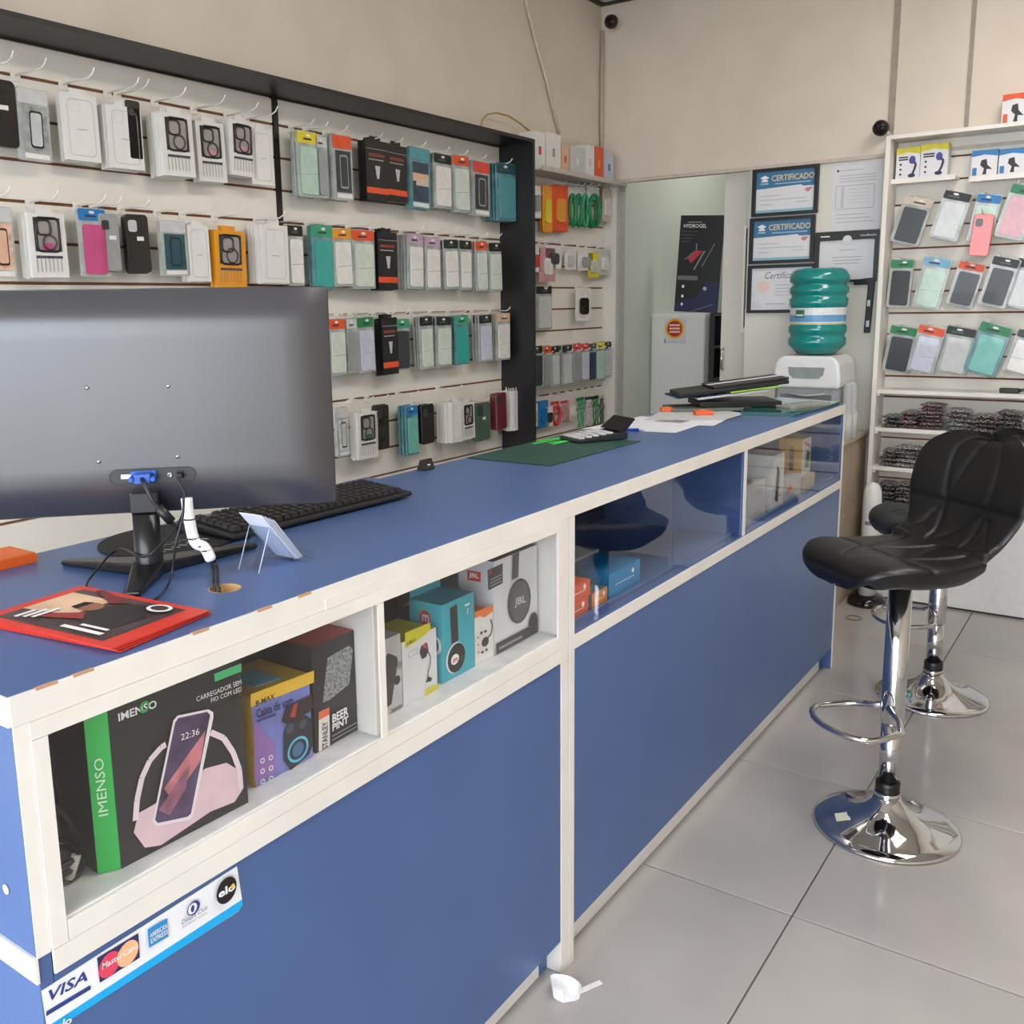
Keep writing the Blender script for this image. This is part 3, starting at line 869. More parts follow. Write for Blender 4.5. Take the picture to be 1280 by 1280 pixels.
pr.rect(-0.085, 1.21, -0.078, 1.235, m(150, 60, 80, 0.5, var=0)); pr.rect(-0.07, 1.217, 0.02, 1.22, m(190, 150, 170, 0.5, var=0)); pr.ring(ell(0.04, 1.222, 0.013, 0.01, 10), 0.002, m(170, 120, 160, 0.5, var=0))
pr.build('warning_sticker', None, t)
t = thing('poster_board', 'black advertising board with red and blue phone film picture on the white cabinet', 'poster', (-1.437, 5.3, 1.3925), (0, math.radians(3.2), 0.10))
MB().box(-0.138, 0.138, 0, 0.012, 0.008, 0.60).build('board', m(15, 15, 18, 0.35), t)
pr = Print(fy, 0.0002)
pr.text('HYDROGEL', -0.115, 0.525, 0.03, 0.548, TXW, 0, 0.01)
pr.rect(-0.09, 0.555, 0.0, 0.563, m(130, 130, 130, 0.5, var=0))
for i in range(4): pr.rect(-0.125, 0.50 - i * 0.02, -0.02 - 0.016 * i, 0.504 - i * 0.02, m(84, 84, 88, 0.5, var=0))
pr.pl([(-0.07, 0.335), (-0.05, 0.31), (0.02, 0.385), (-0.03, 0.385)], m(206, 40, 70, 0.5, var=0))
pr.pl([(-0.1, 0.33), (-0.07, 0.335), (-0.03, 0.385), (-0.05, 0.375)], m(96, 106, 104, 0.5, var=0))
pr.line([(-0.03, 0.27), (0.03, 0.385)], 0.008, m(150, 150, 150, 0.5, var=0)); pr.line([(0.02, 0.29), (0.09, 0.43)], 0.005, m(130, 130, 134, 0.5, var=0))
pr.line([(-0.02, 0.38), (-0.025, 0.43)], 0.006, m(140, 140, 140, 0.5, var=0))
pr.pl([(-0.137, 0.01), (0.137, 0.01), (0.137, 0.2), (0.06, 0.2), (0.0, 0.1), (-0.137, 0.06)], m(20, 30, 78, 0.4, var=0))
pr.rect(-0.13, 0.205, 0.0, 0.232, m(112, 112, 112, 0.5, var=0))
for i, z in enumerate((0.055, 0.105, 0.165)): pr.el(-0.09, z, 0.008, 0.01, TXW)
pr.el(0.05, 0.155, 0.012, 0.012, m(190, 190, 200, 0.5, var=0)); pr.line([(-0.02, 0.015), (0.11, 0.06)], 0.006, m(96, 100, 120, 0.5, var=0))
pr.build('print', None, t)
t = thing('dark_rack', 'dark open rack in the back room behind the sliding door', 'rack', (-1.12, 5.46, 0))
for x in (-0.2, 0.4): MB().box(x, x + 0.03, -0.2, 0.2, 0.001, 1.395).build('upright', m(42, 44, 46, 0.5), t)
for z in (0.3, 0.66, 0.98, 1.18, 1.375): MB().box(-0.169, 0.399, -0.2, 0.2, z, z + 0.015).build('rack_shelf', m(58, 62, 62, 0.5), t)
MB().box(-0.169, 0.399, 0.185, 0.2, 0.01, 1.374).build('back_sheet', m(34, 36, 38, 0.6), t)
for k, (x, w_, z, h_, c, lb_) in enumerate(((-0.08, 0.1, 0.9955, 0.13, (44, 46, 48), 'dark box on the upper shelf of the back room rack'), (0.06, 0.12, 0.9955, 0.09, (60, 62, 66), 'lower grey box on the upper shelf of the back room rack'),
                                            (-0.06, 0.14, 0.6755, 0.16, (70, 72, 74), 'grey box on the middle shelf of the back room rack'), (0.12, 0.16, 0.6755, 0.1, (30, 32, 36), 'black box on the middle shelf of the back room rack'))):
    t = thing('storage_box', lb_, 'box', (-1.12 + x, 5.40, z), group='boxes on the dark rack')
    MB().box(-w_ / 2, w_ / 2, -0.1, 0.1, 0.0005, h_ * 0.8).build('body', m(*c, 0.5), t)
    MB().box(-w_ / 2 - 0.003, w_ / 2 + 0.003, -0.103, 0.103, h_ * 0.8 + 0.0005, h_).build('lid', m(*[v + 14 for v in c], 0.5), t)
t = thing('dark_screen', 'dark screen standing on the rack beside the poster board', 'screen', (-1.115, 5.40, 1.3905), (0, 0, 0.15))
MB().box(-0.1, 0.30, -0.02, 0.02, 0.06, 0.34).build('panel', BLK, t)
MB().box(-0.085, 0.285, -0.0225, -0.0205, 0.08, 0.325).build('glass', m(40, 38, 42, 0.15), t)
MB().box(0.06, 0.14, -0.015, 0.015, 0.001, 0.0595).box(0.0, 0.2, -0.07, 0.07, 0.0005, 0.0008).build('stand', BLK, t)

# ================================================================== THINGS ON THE WORKTOP
ZW = ZT + 0.0004
# monitor seen from behind; local -y is the back, +x to the viewer's right
MC = Vector((-0.302, 0.388, 0))
MA = math.atan2(0.723, 0.691)
t = thing('monitor', 'black computer monitor seen from behind on the near worktop', 'monitor', (MC[0], MC[1], ZW), (0, 0, MA))
ZM0, ZM1, HWM = 1.157 - ZW, 1.503 - ZW, 0.293
shell = m(58, 57, 62, 0.33, var=0.05, scale=8, spec=1.0)
MB().prism(rrect(2 * HWM, ZM1 - ZM0, 0.008, 3, 0, (ZM0 + ZM1) / 2), fy, -0.040, -0.018).build('bezel', BLK, t)
MB().box(-HWM + 0.008, HWM - 0.008, 0.0401, 0.041, ZM0 + 0.015, ZM1 - 0.008).build('screen', m(12, 12, 14, 0.1), t)
bs = MB()
nx, nz = 24, 14
vv = []
for j in range(nz + 1):
    for i in range(nx + 1):
        u, v = -1 + 2 * i / nx, j / nz
        e = min(1 - abs(u), v * 0.9 + 0.002, 1 - v)
        dep = 0.018 - 0.026 * min(1, max(0, e) / 0.12) ** 0.6
        vv.append((u * (HWM - 0.002), dep, ZM0 + 0.002 + v * (ZM1 - ZM0 - 0.004)))
ff = [(j * (nx + 1) + i, j * (nx + 1) + i + 1, (j + 1) * (nx + 1) + i + 1, (j + 1) * (nx + 1) + i) for j in range(nz) for i in range(nx)]
bs.add(vv, ff, None, True).build('back_shell', shell, t)
zp = 1.219 - ZW
MB().prism(rrect(0.125, 0.021, 0.0104, 5, 0.013, zp), fy, 0.0078, 0.0092).build('port_recess', m(44, 43, 47, 0.4), t)
rr = Print(fy, 0.0094); rr.ring(rrect(0.127, 0.023, 0.0112, 5, 0.013, zp), 0.0012, BLK); rr.build('recess_rim', None, t)
MB().box(-0.034, -0.016, -0.0104, -0.0093, zp - 0.003, zp + 0.004).build('video_port', STEEL, t)
MB().lathe([(0.0018, 0), (0.0018, 0.003), (0.004, 0.003), (0.004, 0)], seg=14).build('audio_port', STEEL, t, loc=(0.038, -0.0093, zp), rot=(math.pi / 2, 0, 0))
MB().box(0.048, 0.059, -0.0104, -0.0093, zp - 0.005, zp + 0.007).build('power_port', BLK, t)
for a, b in ((125, 486), (216, 487), (131, 574), (221, 572)):
    P = t.matrix_basis.inverted() @ Vector((0, 0, 0))
    # mounting screw: pixel offset from the port centre at the monitor's distance
    MB().lathe([(0.0008, 0), (0.003, 0.0002), (0.003, 0.0012), (0.0008, 0.0016)], seg=12).build('mount_screw', STEEL, t, loc=((a - 181) * 0.001285, -0.0082, zp - (b - 594) * 0.00128), rot=(math.pi / 2, 0, 0))
# stand
stm = m(24, 24, 26, 0.3, var=0.05)
MB().box(-0.021, 0.021, -0.03, -0.009, 0.094, 0.128).build('stand_joint', stm, t, bevel=0.003)
MB().lathe([(0.0225, 0.012), (0.021, 0.02), (0.020, 0.094)], (0, -0.022, 0), 24).build('stand_column', stm, t)
inv = t.matrix_basis.inverted()
tips = [inv @ Vector((*onz(*q, ZW)[:2], ZW)) for q in ((166, 747), (82, 705), (318, 684))]
ft = MB()
for k, tp in enumerate(tips):
    d2 = Vector((tp[0], tp[1] + 0.022)); L = d2.length; d2.normalize(); nr = Vector((-d2[1], d2[0]))
    o = Vector((0, -0.022))
    pts = [o + nr * 0.026, o - nr * 0.026, o + d2 * L - nr * 0.011, o + d2 * L + nr * 0.011]
    vs = [(p[0], p[1], 0.0005) for p in pts] + [(pts[0][0], pts[0][1], 0.02), (pts[1][0], pts[1][1], 0.02), (pts[2][0], pts[2][1], 0.008), (pts[3][0], pts[3][1], 0.008)]
    ft2 = MB().add(vs, [(3, 2, 1, 0), (4, 5, 6, 7), (0, 1, 5, 4), (1, 2, 6, 5), (2, 3, 7, 6), (3, 0, 4, 7)])
    ft2.build('stand_foot', stm, t, bevel=0.003)
MON = t
# cables of the monitor
mw = MON.matrix_basis
t = thing('video_cable', 'black video cable with blue screw plug in the monitor ports', 'cable', (MC[0], MC[1], ZW), (0, 0, MA))
BLP = m(44, 92, 184, 0.4, var=0.05)
MB().box(-0.019, 0.019, -0.013, -0.0106, zp - 0.009, zp + 0.009).box(-0.012, 0.012, -0.034, -0.0135, zp - 0.008, zp + 0.007).build('plug', BLP, t, bevel=0.002)
for x in (-0.016, 0.016): MB().lathe([(0.004, 0), (0.004, 0.022), (0.003, 0.024)], seg=10).build('plug_screw', BLP, t, loc=(x, -0.0135, zp - 0.001), rot=(math.pi / 2, 0, 0))
cab = m(30, 31, 34, 0.4)
hl = inv @ Vector((HOLE[0], HOLE[1], ZW))
MB().tube([(0, -0.034, zp), (0.004, -0.045, zp - 0.006), (0.016, -0.05, zp - 0.032), (0.036, -0.046, zp - 0.062), (0.055, -0.046, zp - 0.085)], 0.0033, 8).build('cord', cab, t)
MB().tube([(0.023, -0.049, zp - 0.042), (0.040, -0.046, zp - 0.066)], 0.0075, 12).build('ferrite', cab, t)
t = thing('power_cable', 'thin black power cable looping over the monitor foot', 'cable', (MC[0], MC[1], ZW), (0, 0, MA))
MB().box(0.049, 0.058, -0.026, -0.0106, zp - 0.004, zp + 0.004).build('plug', BLK, t, bevel=0.001)
lp = [inv @ Vector((*onz(a, b, ZW)[:2], ZW + z)) for a, b, z in ((150, 709, 0.03), (122, 722, 0.012), (108, 738, 0.0045), (128, 752, 0.006), (160, 758, 0.006), (195, 752, 0.0045), (214, 730, 0.008))]
pth = [(0.053, -0.026, zp), (0.054, -0.032, zp - 0.01), (0.062, -0.036, zp - 0.03), (0.055, -0.055, zp - 0.06), (0.03, -0.07, zp - 0.09), (0.0, -0.072, zp - 0.112)] + [tuple(p) for p in lp] + [(0.05, -0.098, 0.06), (0.062, -0.09, zp - 0.05), (0.064, -0.075, zp - 0.018)]


def smooth(P, k=6):
    P = [Vector(p) for p in P]; out = []
    for i in range(len(P) - 1):
        p0, p1, p2, p3 = P[max(0, i - 1)], P[i], P[i + 1], P[min(len(P) - 1, i + 2)]
        for j in range(k):
            q = j / k
            out.append(0.5 * ((2 * p1) + (p2 - p0) * q + (2 * p0 - 5 * p1 + 4 * p2 - p3) * q * q + (3 * p1 - 3 * p2 + p3 - p0) * q ** 3))
    return out + [P[-1]]


MB().tube(smooth(pth), 0.0019, 6).build('cord', cab, t)
t = thing('cable_wrap', 'white cable bundle wrap hanging from the monitor into the worktop hole', 'cable wrap', (MC[0], MC[1], ZW), (0, 0, MA))
pth = smooth([(0.066, -0.06, zp - 0.028), (0.068, -0.062, zp - 0.06), (0.074, -0.064, zp - 0.095), (0.088, -0.066, 0.045), (0.097, -0.068, 0.024)], 5)
MB().tube(pth, [0.0085] * (len(pth) - 1) + [0.006], 12).build('wrap', m(238, 238, 240, 0.4, var=0.01), t)
for k in (5, 9, 13, 16): MB().tube([pth[k] + Vector((0, 0, 0.0012)), pth[k] - Vector((0, 0, 0.0012))], 0.0088, 12).build('wrap_gap', INK, t)
for k in (-0.003, 0.003): MB().tube(smooth([pth[-1] + Vector((k, 0, 0.004)), pth[-1] + Vector((k + 0.004, 0, -0.01)), (hl[0] - 0.012 + k, hl[1] + 0.004, 0.004), (hl[0] - 0.010 + k, hl[1] + 0.003, -0.03)], 4), 0.0026, 8).build('cord', cab, t)

# mouse pad
t = thing('mouse_pad', 'black rounded mouse pad with grey lettering behind the monitor foot', 'mouse pad', (-0.435, 0.525, ZW))
MB().prism(ell(0, 0, 0.115, 0.125, 40), fz, 0, 0.003).build('pad', m(26, 27, 30, 0.7), t)
pr = Print(fz, 0.0031)
for i in range(8):
    a = -0.055 + i * 0.015
    pr.line([(0.035, a - 0.03), (0.045, a - 0.02)], 0.0035, GREYINK); pr.line([(0.062, a - 0.036), (0.075, a - 0.028)], 0.005, m(190, 190, 190, 0.6, var=0))
pr.build('pad_print', None, t)

# keyboard
ka, kb = onz(292, 679, ZW), onz(516, 622, ZW)
dirk = Vector((kb[0] - ka[0], kb[1] - ka[1])); KL = dirk.length; ang = math.atan2(dirk[1], dirk[0])
t = thing('keyboard', 'black keyboard lying on the worktop beside the monitor', 'keyboard', (ka[0], ka[1], ZW), (0, 0, ang))
MB().prism([(0, 0.004), (0.135, 0.008), (0.135, 0.024), (0.0, 0.014)], lambda u, v, d: (d, u, v), 0, KL).build('body', m(26, 26, 28, 0.45), t, bevel=0.004)
kk = MB()
for r in range(6):
    yy = 0.012 + r * 0.0195
    for c in range(int((KL - 0.024) / 0.0192)):
        if r == 5 and c in (1, 6, 11): continue
        x0 = 0.012 + c * 0.0192; z0 = 0.0152 + yy * 0.074
        vs = [(x0, yy, z0), (x0 + 0.0168, yy, z0), (x0 + 0.0168, yy + 0.0168, z0 + 0.001), (x0, yy + 0.0168, z0 + 0.001),
              (x0 + 0.002, yy + 0.0015, z0 + 0.0075), (x0 + 0.0148, yy + 0.0015, z0 + 0.0075), (x0 + 0.0148, yy + 0.015, z0 + 0.0085), (x0 + 0.002, yy + 0.015, z0 + 0.0085)]
        kk.add(vs, [(4, 5, 6, 7), (0, 1, 5, 4), (1, 2, 6, 5), (2, 3, 7, 6), (3, 0, 4, 7)])
tag(kk.build('keycaps', m(34, 34, 37, 0.5), t), kind='stuff')

# acrylic card holder with cards
q0, q1 = onz(310, 716, ZW), onz(362, 706, ZW)
HP = (-0.158, 0.497, ZW); HR = math.radians(93)
t = thing('card_holder', 'clear acrylic card holder beside the cable hole', 'card holder', HP, (0, 0, HR))


def sheet(x0, z0, x1, z1, wy, th, mat, name, tt, yo=0.0):
    d_ = Vector((x1 - x0, z1 - z0)); n_ = Vector((-d_[1], d_[0])).normalized() * th
    MB().prism([(x0, z0), (x1, z1), (x1 + n_[0], z1 + n_[1]), (x0 + n_[0], z0 + n_[1])], lambda u, v, d: (u, d, v), -wy + yo, wy + yo).build(name, mat, tt)


sheet(-0.040, 0.0006, -0.012, 0.066, 0.021, 0.0025, ACRYL, 'rear_leg', t)
sheet(0.040, 0.004, -0.012, 0.067, 0.021, 0.0025, ACRYL, 'rest_plate', t)
sheet(0.040, 0.0006, 0.066, 0.0008, 0.038, 0.0025, ACRYL, 'tray', t)
sheet(0.066, 0.001, 0.069, 0.014, 0.038, 0.0025, ACRYL, 'tray_lip', t)
for yy in (-0.0215, 0.0215): MB().tube([(-0.0405, yy, 0.001), (-0.013, yy, 0.066), (0.040, yy, 0.004)], 0.0009, 6).build('polished_edge', m(214, 226, 236, 0.2, var=0), t)
CARD = m(232, 234, 248, 0.5, var=0.01)
for k in range(4):
    c = thing('business_card', 'white business card leaning in the acrylic holder', 'card', HP, (0, 0, HR + 0.02 * k), group='cards in the acrylic holder')
    sheet(0.046 + k * 0.004, 0.0045, -0.03 + k * 0.008, 0.090 - k * 0.004, 0.024, 0.0008, CARD, 'card', c)

# red leaflets fanned in a pile
ctr = [onz(*q, ZW) for q in ((-40, 790), (112, 748), (262, 770), (140, 818))]
u0 = Vector((ctr[3][0], ctr[3][1])); uR = Vector((ctr[2][0], ctr[2][1])); 
ex = (uR - u0); LW = ex.length; ex.normalize(); ey = Vector((-ex[1], ex[0]))
angl = math.atan2(ex[1], ex[0])
RED = m(214, 62, 48, 0.4, var=0.04)
for k in range(7):
    top = k == 6
    t = thing('leaflet', 'topmost red leaflet with dark photo and white lettering in the pile' if top else 'red leaflet fanned under the topmost one in the pile', 'leaflet',
              (u0[0] - 0.003 * (6 - k) * (-1) ** k * 0.4, u0[1] + 0.0016 * (6 - k), ZW + 0.0011 * k), (0, 0, angl + 0.012 * (6 - k)), group='red leaflets on the worktop')
    MB().box(0, LW, 0, 0.255, 0.0, 0.0009).build('sheet', RED, t)
    if top:
        pr = Print(fz, 0.00095)
        A_ = m(60, 44, 44, 0.4, var=0.1)
        pr.rect(0.012, 0.03, LW - 0.012, 0.235, m(78, 62, 62, 0.4, var=0.3, scale=14))
        pr.pl([(0.06, 0.15), (0.13, 0.15), (0.13, 0.235), (0.05, 0.235)], m(226, 190, 160, 0.4, var=0.15, scale=12))
        pr.pl([(0.03, 0.06), (0.09, 0.05), (0.135, 0.08), (0.13, 0.12), (0.09, 0.14), (0.05, 0.13)], m(44, 36, 38, 0.4, var=0.1))
        pr.el(0.095, 0.155, 0.016, 0.02, m(150, 98, 78, 0.5, var=0.05)); pr.pl([(0.08, 0.165), (0.11, 0.165), (0.106, 0.18), (0.084, 0.18)], m(30, 22, 20, 0.5, var=0))
        pr.pl([(0.055, 0.12), (0.075, 0.14), (0.04, 0.20), (0.03, 0.196)], m(150, 56, 52, 0.5, var=0)); pr.pl([(0.115, 0.14), (0.13, 0.12), (0.155, 0.2), (0.148, 0.21)], m(120, 50, 48, 0.5, var=0))
        for i in range(3): pr.rect(0.02 + i * 0.004, 0.205 - i * 0.012, 0.05 + 0.01 * i, 0.212 - i * 0.012, TXW)
        pr.rect(0.02, 0.045, 0.028, 0.12, TXW); pr.rect(0.034, 0.05, 0.04, 0.1, TXW)
        pr.el(LW - 0.03, 0.06, 0.014, 0.02, TXW); pr.el(LW - 0.03, 0.06, 0.009, 0.014, m(70, 50, 50, 0.5, var=0))
        pr.build('print', None, t)

# small things at the rear edge of the worktop
P = onz(8, 703, ZW)
t = thing('orange_box', 'small orange box at the left rear edge of the worktop', 'box', (P[0], P[1] - 0.02, ZW)); MB().box(-0.04, 0.04, -0.05, 0.05, 0, 0.014).build('body', m(230, 98, 30, 0.5), t)
MB().box(-0.039, 0.039, -0.049, 0.049, 0.0142, 0.016).build('lid', m(236, 112, 44, 0.5), t)
P = onz(516, 585, ZW)
t = thing('binder_clip', 'small black clip standing at the rear worktop edge beside the wall', 'clip', (max(P[0], -0.495), P[1], ZW))
MB().prism([(-0.012, 0), (0.012, 0), (0.012, 0.003), (0.003, 0.026), (-0.003, 0.026), (-0.012, 0.003)], lambda u, v, d: (u, d, v), -0.02, 0.02).build('clip_body', BLK, t)
MB().box(0.0075, 0.009, -0.004, 0.006, 0.008, 0.014).build('clip_mark', TXW, t)

# green mat, calculator
mp = [onz(*q, ZW) for q in ((584, 573), (688, 583), (801, 552), (700, 545))]
t = thing('counter_mat', 'dark green counter mat under the calculator', 'mat', (mp[0][0], mp[0][1], ZW))
pts = [(q[0] - mp[0][0], q[1] - mp[0][1]) for q in mp]
MB().prism(pts, fz, 0, 0.0025).build('mat_sheet', m(28, 74, 66, 0.45, var=0.06, scale=20), t)
pr = Print(fz, 0.0026)
NEON = m(70, 230, 90, 0.5, var=0)
gg = [onz(*q, ZW) for q in ((666, 556), (712, 547), (686, 555), (716, 551), (672, 553), (700, 548), (690, 557), (722, 550))]
for i in range(0, 8, 2): pr.line([(gg[i][0] - mp[0][0], gg[i][1] - mp[0][1]), (gg[i + 1][0] - mp[0][0], gg[i + 1][1] - mp[0][1])], 0.012, NEON)
pr.build('bright_print', None, t)
t = thing('calculator', 'black desk calculator with raised display on the green mat', 'calculator', (-0.375, 1.99, ZW + 0.0027), (0, 0, math.radians(60)))
MB().prism([(-0.09, 0.001), (0.08, 0.001), (0.08, 0.024), (-0.09, 0.008)], lambda u, v, d: (u, d, v), -0.055, 0.055).build('body', m(34, 36, 40, 0.4), t, bevel=0.003)
kk = MB()
for r in range(5):
    for c in range(5):
        x0, y0_ = -0.082 + r * 0.024, -0.048 + c * 0.0195
        zz = 0.0085 + (x0 + 0.09) * 0.094
        kk.box(x0, x0 + 0.018, y0_, y0_ + 0.0155, zz + 0.0016, zz + 0.006)
tag(kk.build('keys', m(206, 206, 208, 0.5), t), kind='stuff')
MB().prism([(0.05, 0.0265), (0.10, 0.062), (0.106, 0.058), (0.075, 0.026)], lambda u, v, d: (u, d, v), -0.054, 0.054).build('display_housing', BLK, t, bevel=0.002)

# papers and pen
PAPER = m(222, 224, 234, 0.6, var=0.01)


def paper(label, pxs, z, mat=PAPER, lines=0, name='paper_sheet', grp='papers on the far worktop'):
    P = [onz(*q, ZW) for q in pxs]; o = P[0]
    t = thing(name, label, 'paper', (o[0], o[1], ZW + z), group=grp)
    pts = [(q[0] - o[0], q[1] - o[1]) for q in P]
    ar = sum(a[0] * b[1] - b[0] * a[1] for a, b in zip(pts, pts[1:] + pts[:1]))
    if ar < 0: pts = pts[::-1]
    MB().prism(pts, fz, 0, 0.0009).build('sheet', mat, t)
    if lines:
        pr = Print(fz, 0.001); c = Vector((sum(p[0] for p in pts) / len(pts), sum(p[1] for p in pts) / len(pts)))
        for i in range(lines):
            yy = c[1] + (i - lines / 2) * 0.02; pr.rect(c[0] - 0.05, yy, c[0] + 0.05, yy + 0.008, INK)
        pr.build('print', None, t)
    return t


paper('white paper sheet under the blue pen', [(727, 536), (845, 541), (875, 531), (770, 528)], 0.0)
paper('white printed form with dark lines beside the pen', [(768, 529), (892, 533), (906, 526), (800, 521)], 0.0012, lines=4)
paper('grey paper sheet under the orange eraser', [(806, 526), (905, 526), (932, 518), (862, 508), (825, 515)], 0.0024, m(196, 198, 202, 0.6, var=0.03))
t = thing('pen', 'blue pen lying across the white papers', 'pen', tuple(onz(753, 537, ZW + 0.006)))
e = onz(806, 537, ZW + 0.006) - onz(753, 537, ZW + 0.006)
MB().tube([(0, 0, 0), tuple(e * 0.86)], 0.0045, 10).build('barrel', m(24, 66, 200, 0.3), t)
MB().tube([tuple(e * 0.865), tuple(e)], [0.0045, 0.002], 10).build('tip', m(226, 228, 240, 0.4), t)
for k, (a, b, lb_) in enumerate(((833, 514, 'small orange eraser on the edge of the paper pile'), (879, 518, 'larger orange eraser on the grey paper sheet'))):
    P = onz(a, b, ZW + 0.004)
    t = thing('eraser', lb_, 'eraser', (P[0], P[1], ZW + 0.0036), (0, 0, 0.6), group='orange erasers')
    s_ = 0.022 if k == 0 else 0.032
    MB().box(-s_, s_, -s_ * 0.7, s_ * 0.7, 0, 0.014).build('block', m(236, 100, 44, 0.6), t, bevel=0.003)
    MB().box(-s_ * 0.4, s_ * 0.4, -s_ * 0.72, s_ * 0.72, 0.0145, 0.0152).build('sleeve_print', m(240, 130, 70, 0.6, var=0), t)

# pile of folders and bags at the rear of the far worktop
def slab(name, label, cat, c, L, Wd, th, rx, ry, rz, mat, strap=None, grp='folder pile on the far worktop'):
    t = thing(name, label, cat, c, (rx, ry, rz), group=grp)
    MB().box(-L / 2, L / 2, -Wd / 2, Wd / 2, 0, th).build('cover', mat, t, bevel=0.002)
    MB().box(-L / 2 + 0.004, L / 2 - 0.004, -Wd / 2 + 0.004, Wd / 2 + 0.0015, th * 0.25, th * 0.75).build('leaves', m(206, 206, 208, 0.7), t)
    if strap: MB().box(-L / 2 - 0.001, L / 2 + 0.001, -0.012, 0.012, th + 0.0004, th + 0.0016).build('strap', strap, t)
    return t


FX, FY = -0.345, 2.985
slab('folder', 'grey clipboard at the bottom of the folder pile', 'folder', (FX - 0.06, FY - 0.10, ZW + 0.0038), 0.26, 0.18, 0.010, 0, 0, 0.62, m(96, 106, 98, 0.5))
slab('folder', 'thick black folder low in the pile on the far worktop', 'folder', (FX + 0.02, FY + 0.01, ZW + 0.0145), 0.30, 0.20, 0.020, 0.0, 0.0, 0.62, BLK)
TL = -0.11
slab('folder', 'white plastic folder in the middle of the pile', 'folder', (FX + 0.0, FY - 0.005, ZW + 0.0545), 0.26, 0.17, 0.008, 0.0, TL, 0.62, m(200, 202, 206, 0.3))
slab('folder', 'bright green folder in the upper part of the pile', 'folder', (FX + 0.065, FY + 0.04, ZW + 0.0735), 0.18, 0.18, 0.007, 0.0, TL, 0.62, m(142, 190, 74, 0.5))
slab('folder', 'dark blue folder peeking out at the rear of the pile', 'folder', (FX - 0.115, FY - 0.02, ZW + 0.0525), 0.20, 0.18, 0.007, 0.0, TL, 0.68, m(22, 62, 110, 0.5))
slab('folder', 'long black folder tilted on top of the pile', 'folder', (FX, FY, ZW + 0.0745), 0.40, 0.19, 0.014, 0.0, TL, 0.62, BLK)
slab('folder', 'thin black folder with white strap, highest of the pile', 'folder', (FX + 0.05, FY + 0.035, ZW + 0.0965), 0.28, 0.17, 0.008, 0.0, TL, 0.66, m(30, 32, 36, 0.4), m(220, 222, 226, 0.5))

gp = [onz(*q, ZW) for q in ((925, 519), (992, 521), (1049, 506), (972, 500))]
for k in range(2):
    t = thing('glass_plate', ('lower', 'upper')[k] + ' dark green glass plate at the far worktop end', 'glass plate', (gp[0][0] + 0.004 * k, gp[0][1], ZW + 0.0062 * k), group='glass plates')
    MB().prism([(q[0] - gp[0][0], q[1] - gp[0][1]) for q in gp], fz, 0, 0.006).build('plate', m(14, 92, 84, 0.06, var=0.05), t)
P = onz(960, 514, ZW)
t = thing('grey_pouch', 'flat grey pouch lying on the glass plates', 'pouch', (P[0] + 0.09, P[1] + 0.12, ZW + 0.0126), (0, 0, 1.2)); MB().prism(rrect(0.22, 0.09, 0.02), fz, 0, 0.008).build('pouch', m(150, 146, 140, 0.3, var=0.1, scale=40), t)
MB().box(-0.1, 0.1, 0.03, 0.034, 0.0082, 0.009).build('zip', m(100, 98, 96, 0.4), t)

# ================================================================== BOXES IN THE COUNTER WINDOWS
def carton(name, label, x, y0, y1, z0, h, dep, front, side, topc, grp, rz=0.0):
    """carton standing with its front face towards +x; origin at the front bottom near corner"""
    t = thing(name, label, 'box', (x, y0, z0), (0, 0, rz), group=grp)
    W = y1 - y0
    b = MB()
    b.poly([(0, 0, 0), (0, W, 0), (0, W, h), (0, 0, h)], front)
    b.poly([(-dep, 0, 0), (0, 0, 0), (0, 0, h), (-dep, 0, h)], side)
    b.poly([(0, W, 0), (-dep, W, 0), (-dep, W, h), (0, W, h)], side)
    b.poly([(-dep, 0, h), (0, 0, h), (0, W, h), (-dep, W, h)], topc)
    b.poly([(-dep, W, 0), (-dep, 0, 0), (-dep, 0, h), (-dep, W, h)], side)
    b.poly([(-dep, 0, 0), (-dep, W, 0), (0, W, 0), (0, 0, 0)], side)
    b.build('carton', front, t)
    return t, W


Z1 = ZS1 + 0.0006
G1 = 'boxes in the near counter windows'
K_ = m(34, 35, 37, 0.4, var=0.04)
GRN = m(40, 178, 74, 0.4, var=0.02)
t = thing('charger_box', 'black and green wireless charger box in the nearest counter window', 'box', (-0.030, 0.118, Z1), group=G1)
fp = [(0.0, 0.0), (0.008, 0.198), (-0.09, 0.204), (-0.096, -0.018), (-0.014, -0.0225)]
MB().prism(fp, fz, 0, 0.226).build('carton', K_, t)
sp = MB().poly([(-0.0141, -0.0230, 0.0006), (0.0003, -0.0004, 0.0006), (0.0003, -0.0004, 0.2255), (-0.0141, -0.0230, 0.2255)], GRN)
sp.build('green_spine', GRN, t)
sv = Vector((0.0144, 0.0226)).normalized()
pr = Print(lambda u, v, d: (-0.0141 + sv[0] * u + sv[1] * d, -0.0230 + sv[1] * u - sv[0] * d, v), 0.0003)
pr.text('IMENSO', 0.007, 0.075, 0.018, 0.15, m(206, 236, 206, 0.5, var=0), rot=True)
pr.build('spine_lettering', None, t)


def onplane(y0, x0, slope, px, py):
    """pixel -> (y, z) on the vertical plane x = x0 + slope * (y - y0)"""
    d = ray(px, py); k = (x0 + slope * (CP[1] - y0) - CP[0]) / (d[0] - slope * d[1])
    P = CP + d * k
    return P[1], P[2]


def FQ(y0, x0, slope, z0, *pts): return [(a - y0, b - z0) for a, b in (onplane(y0, x0, slope, *p) for p in pts)]


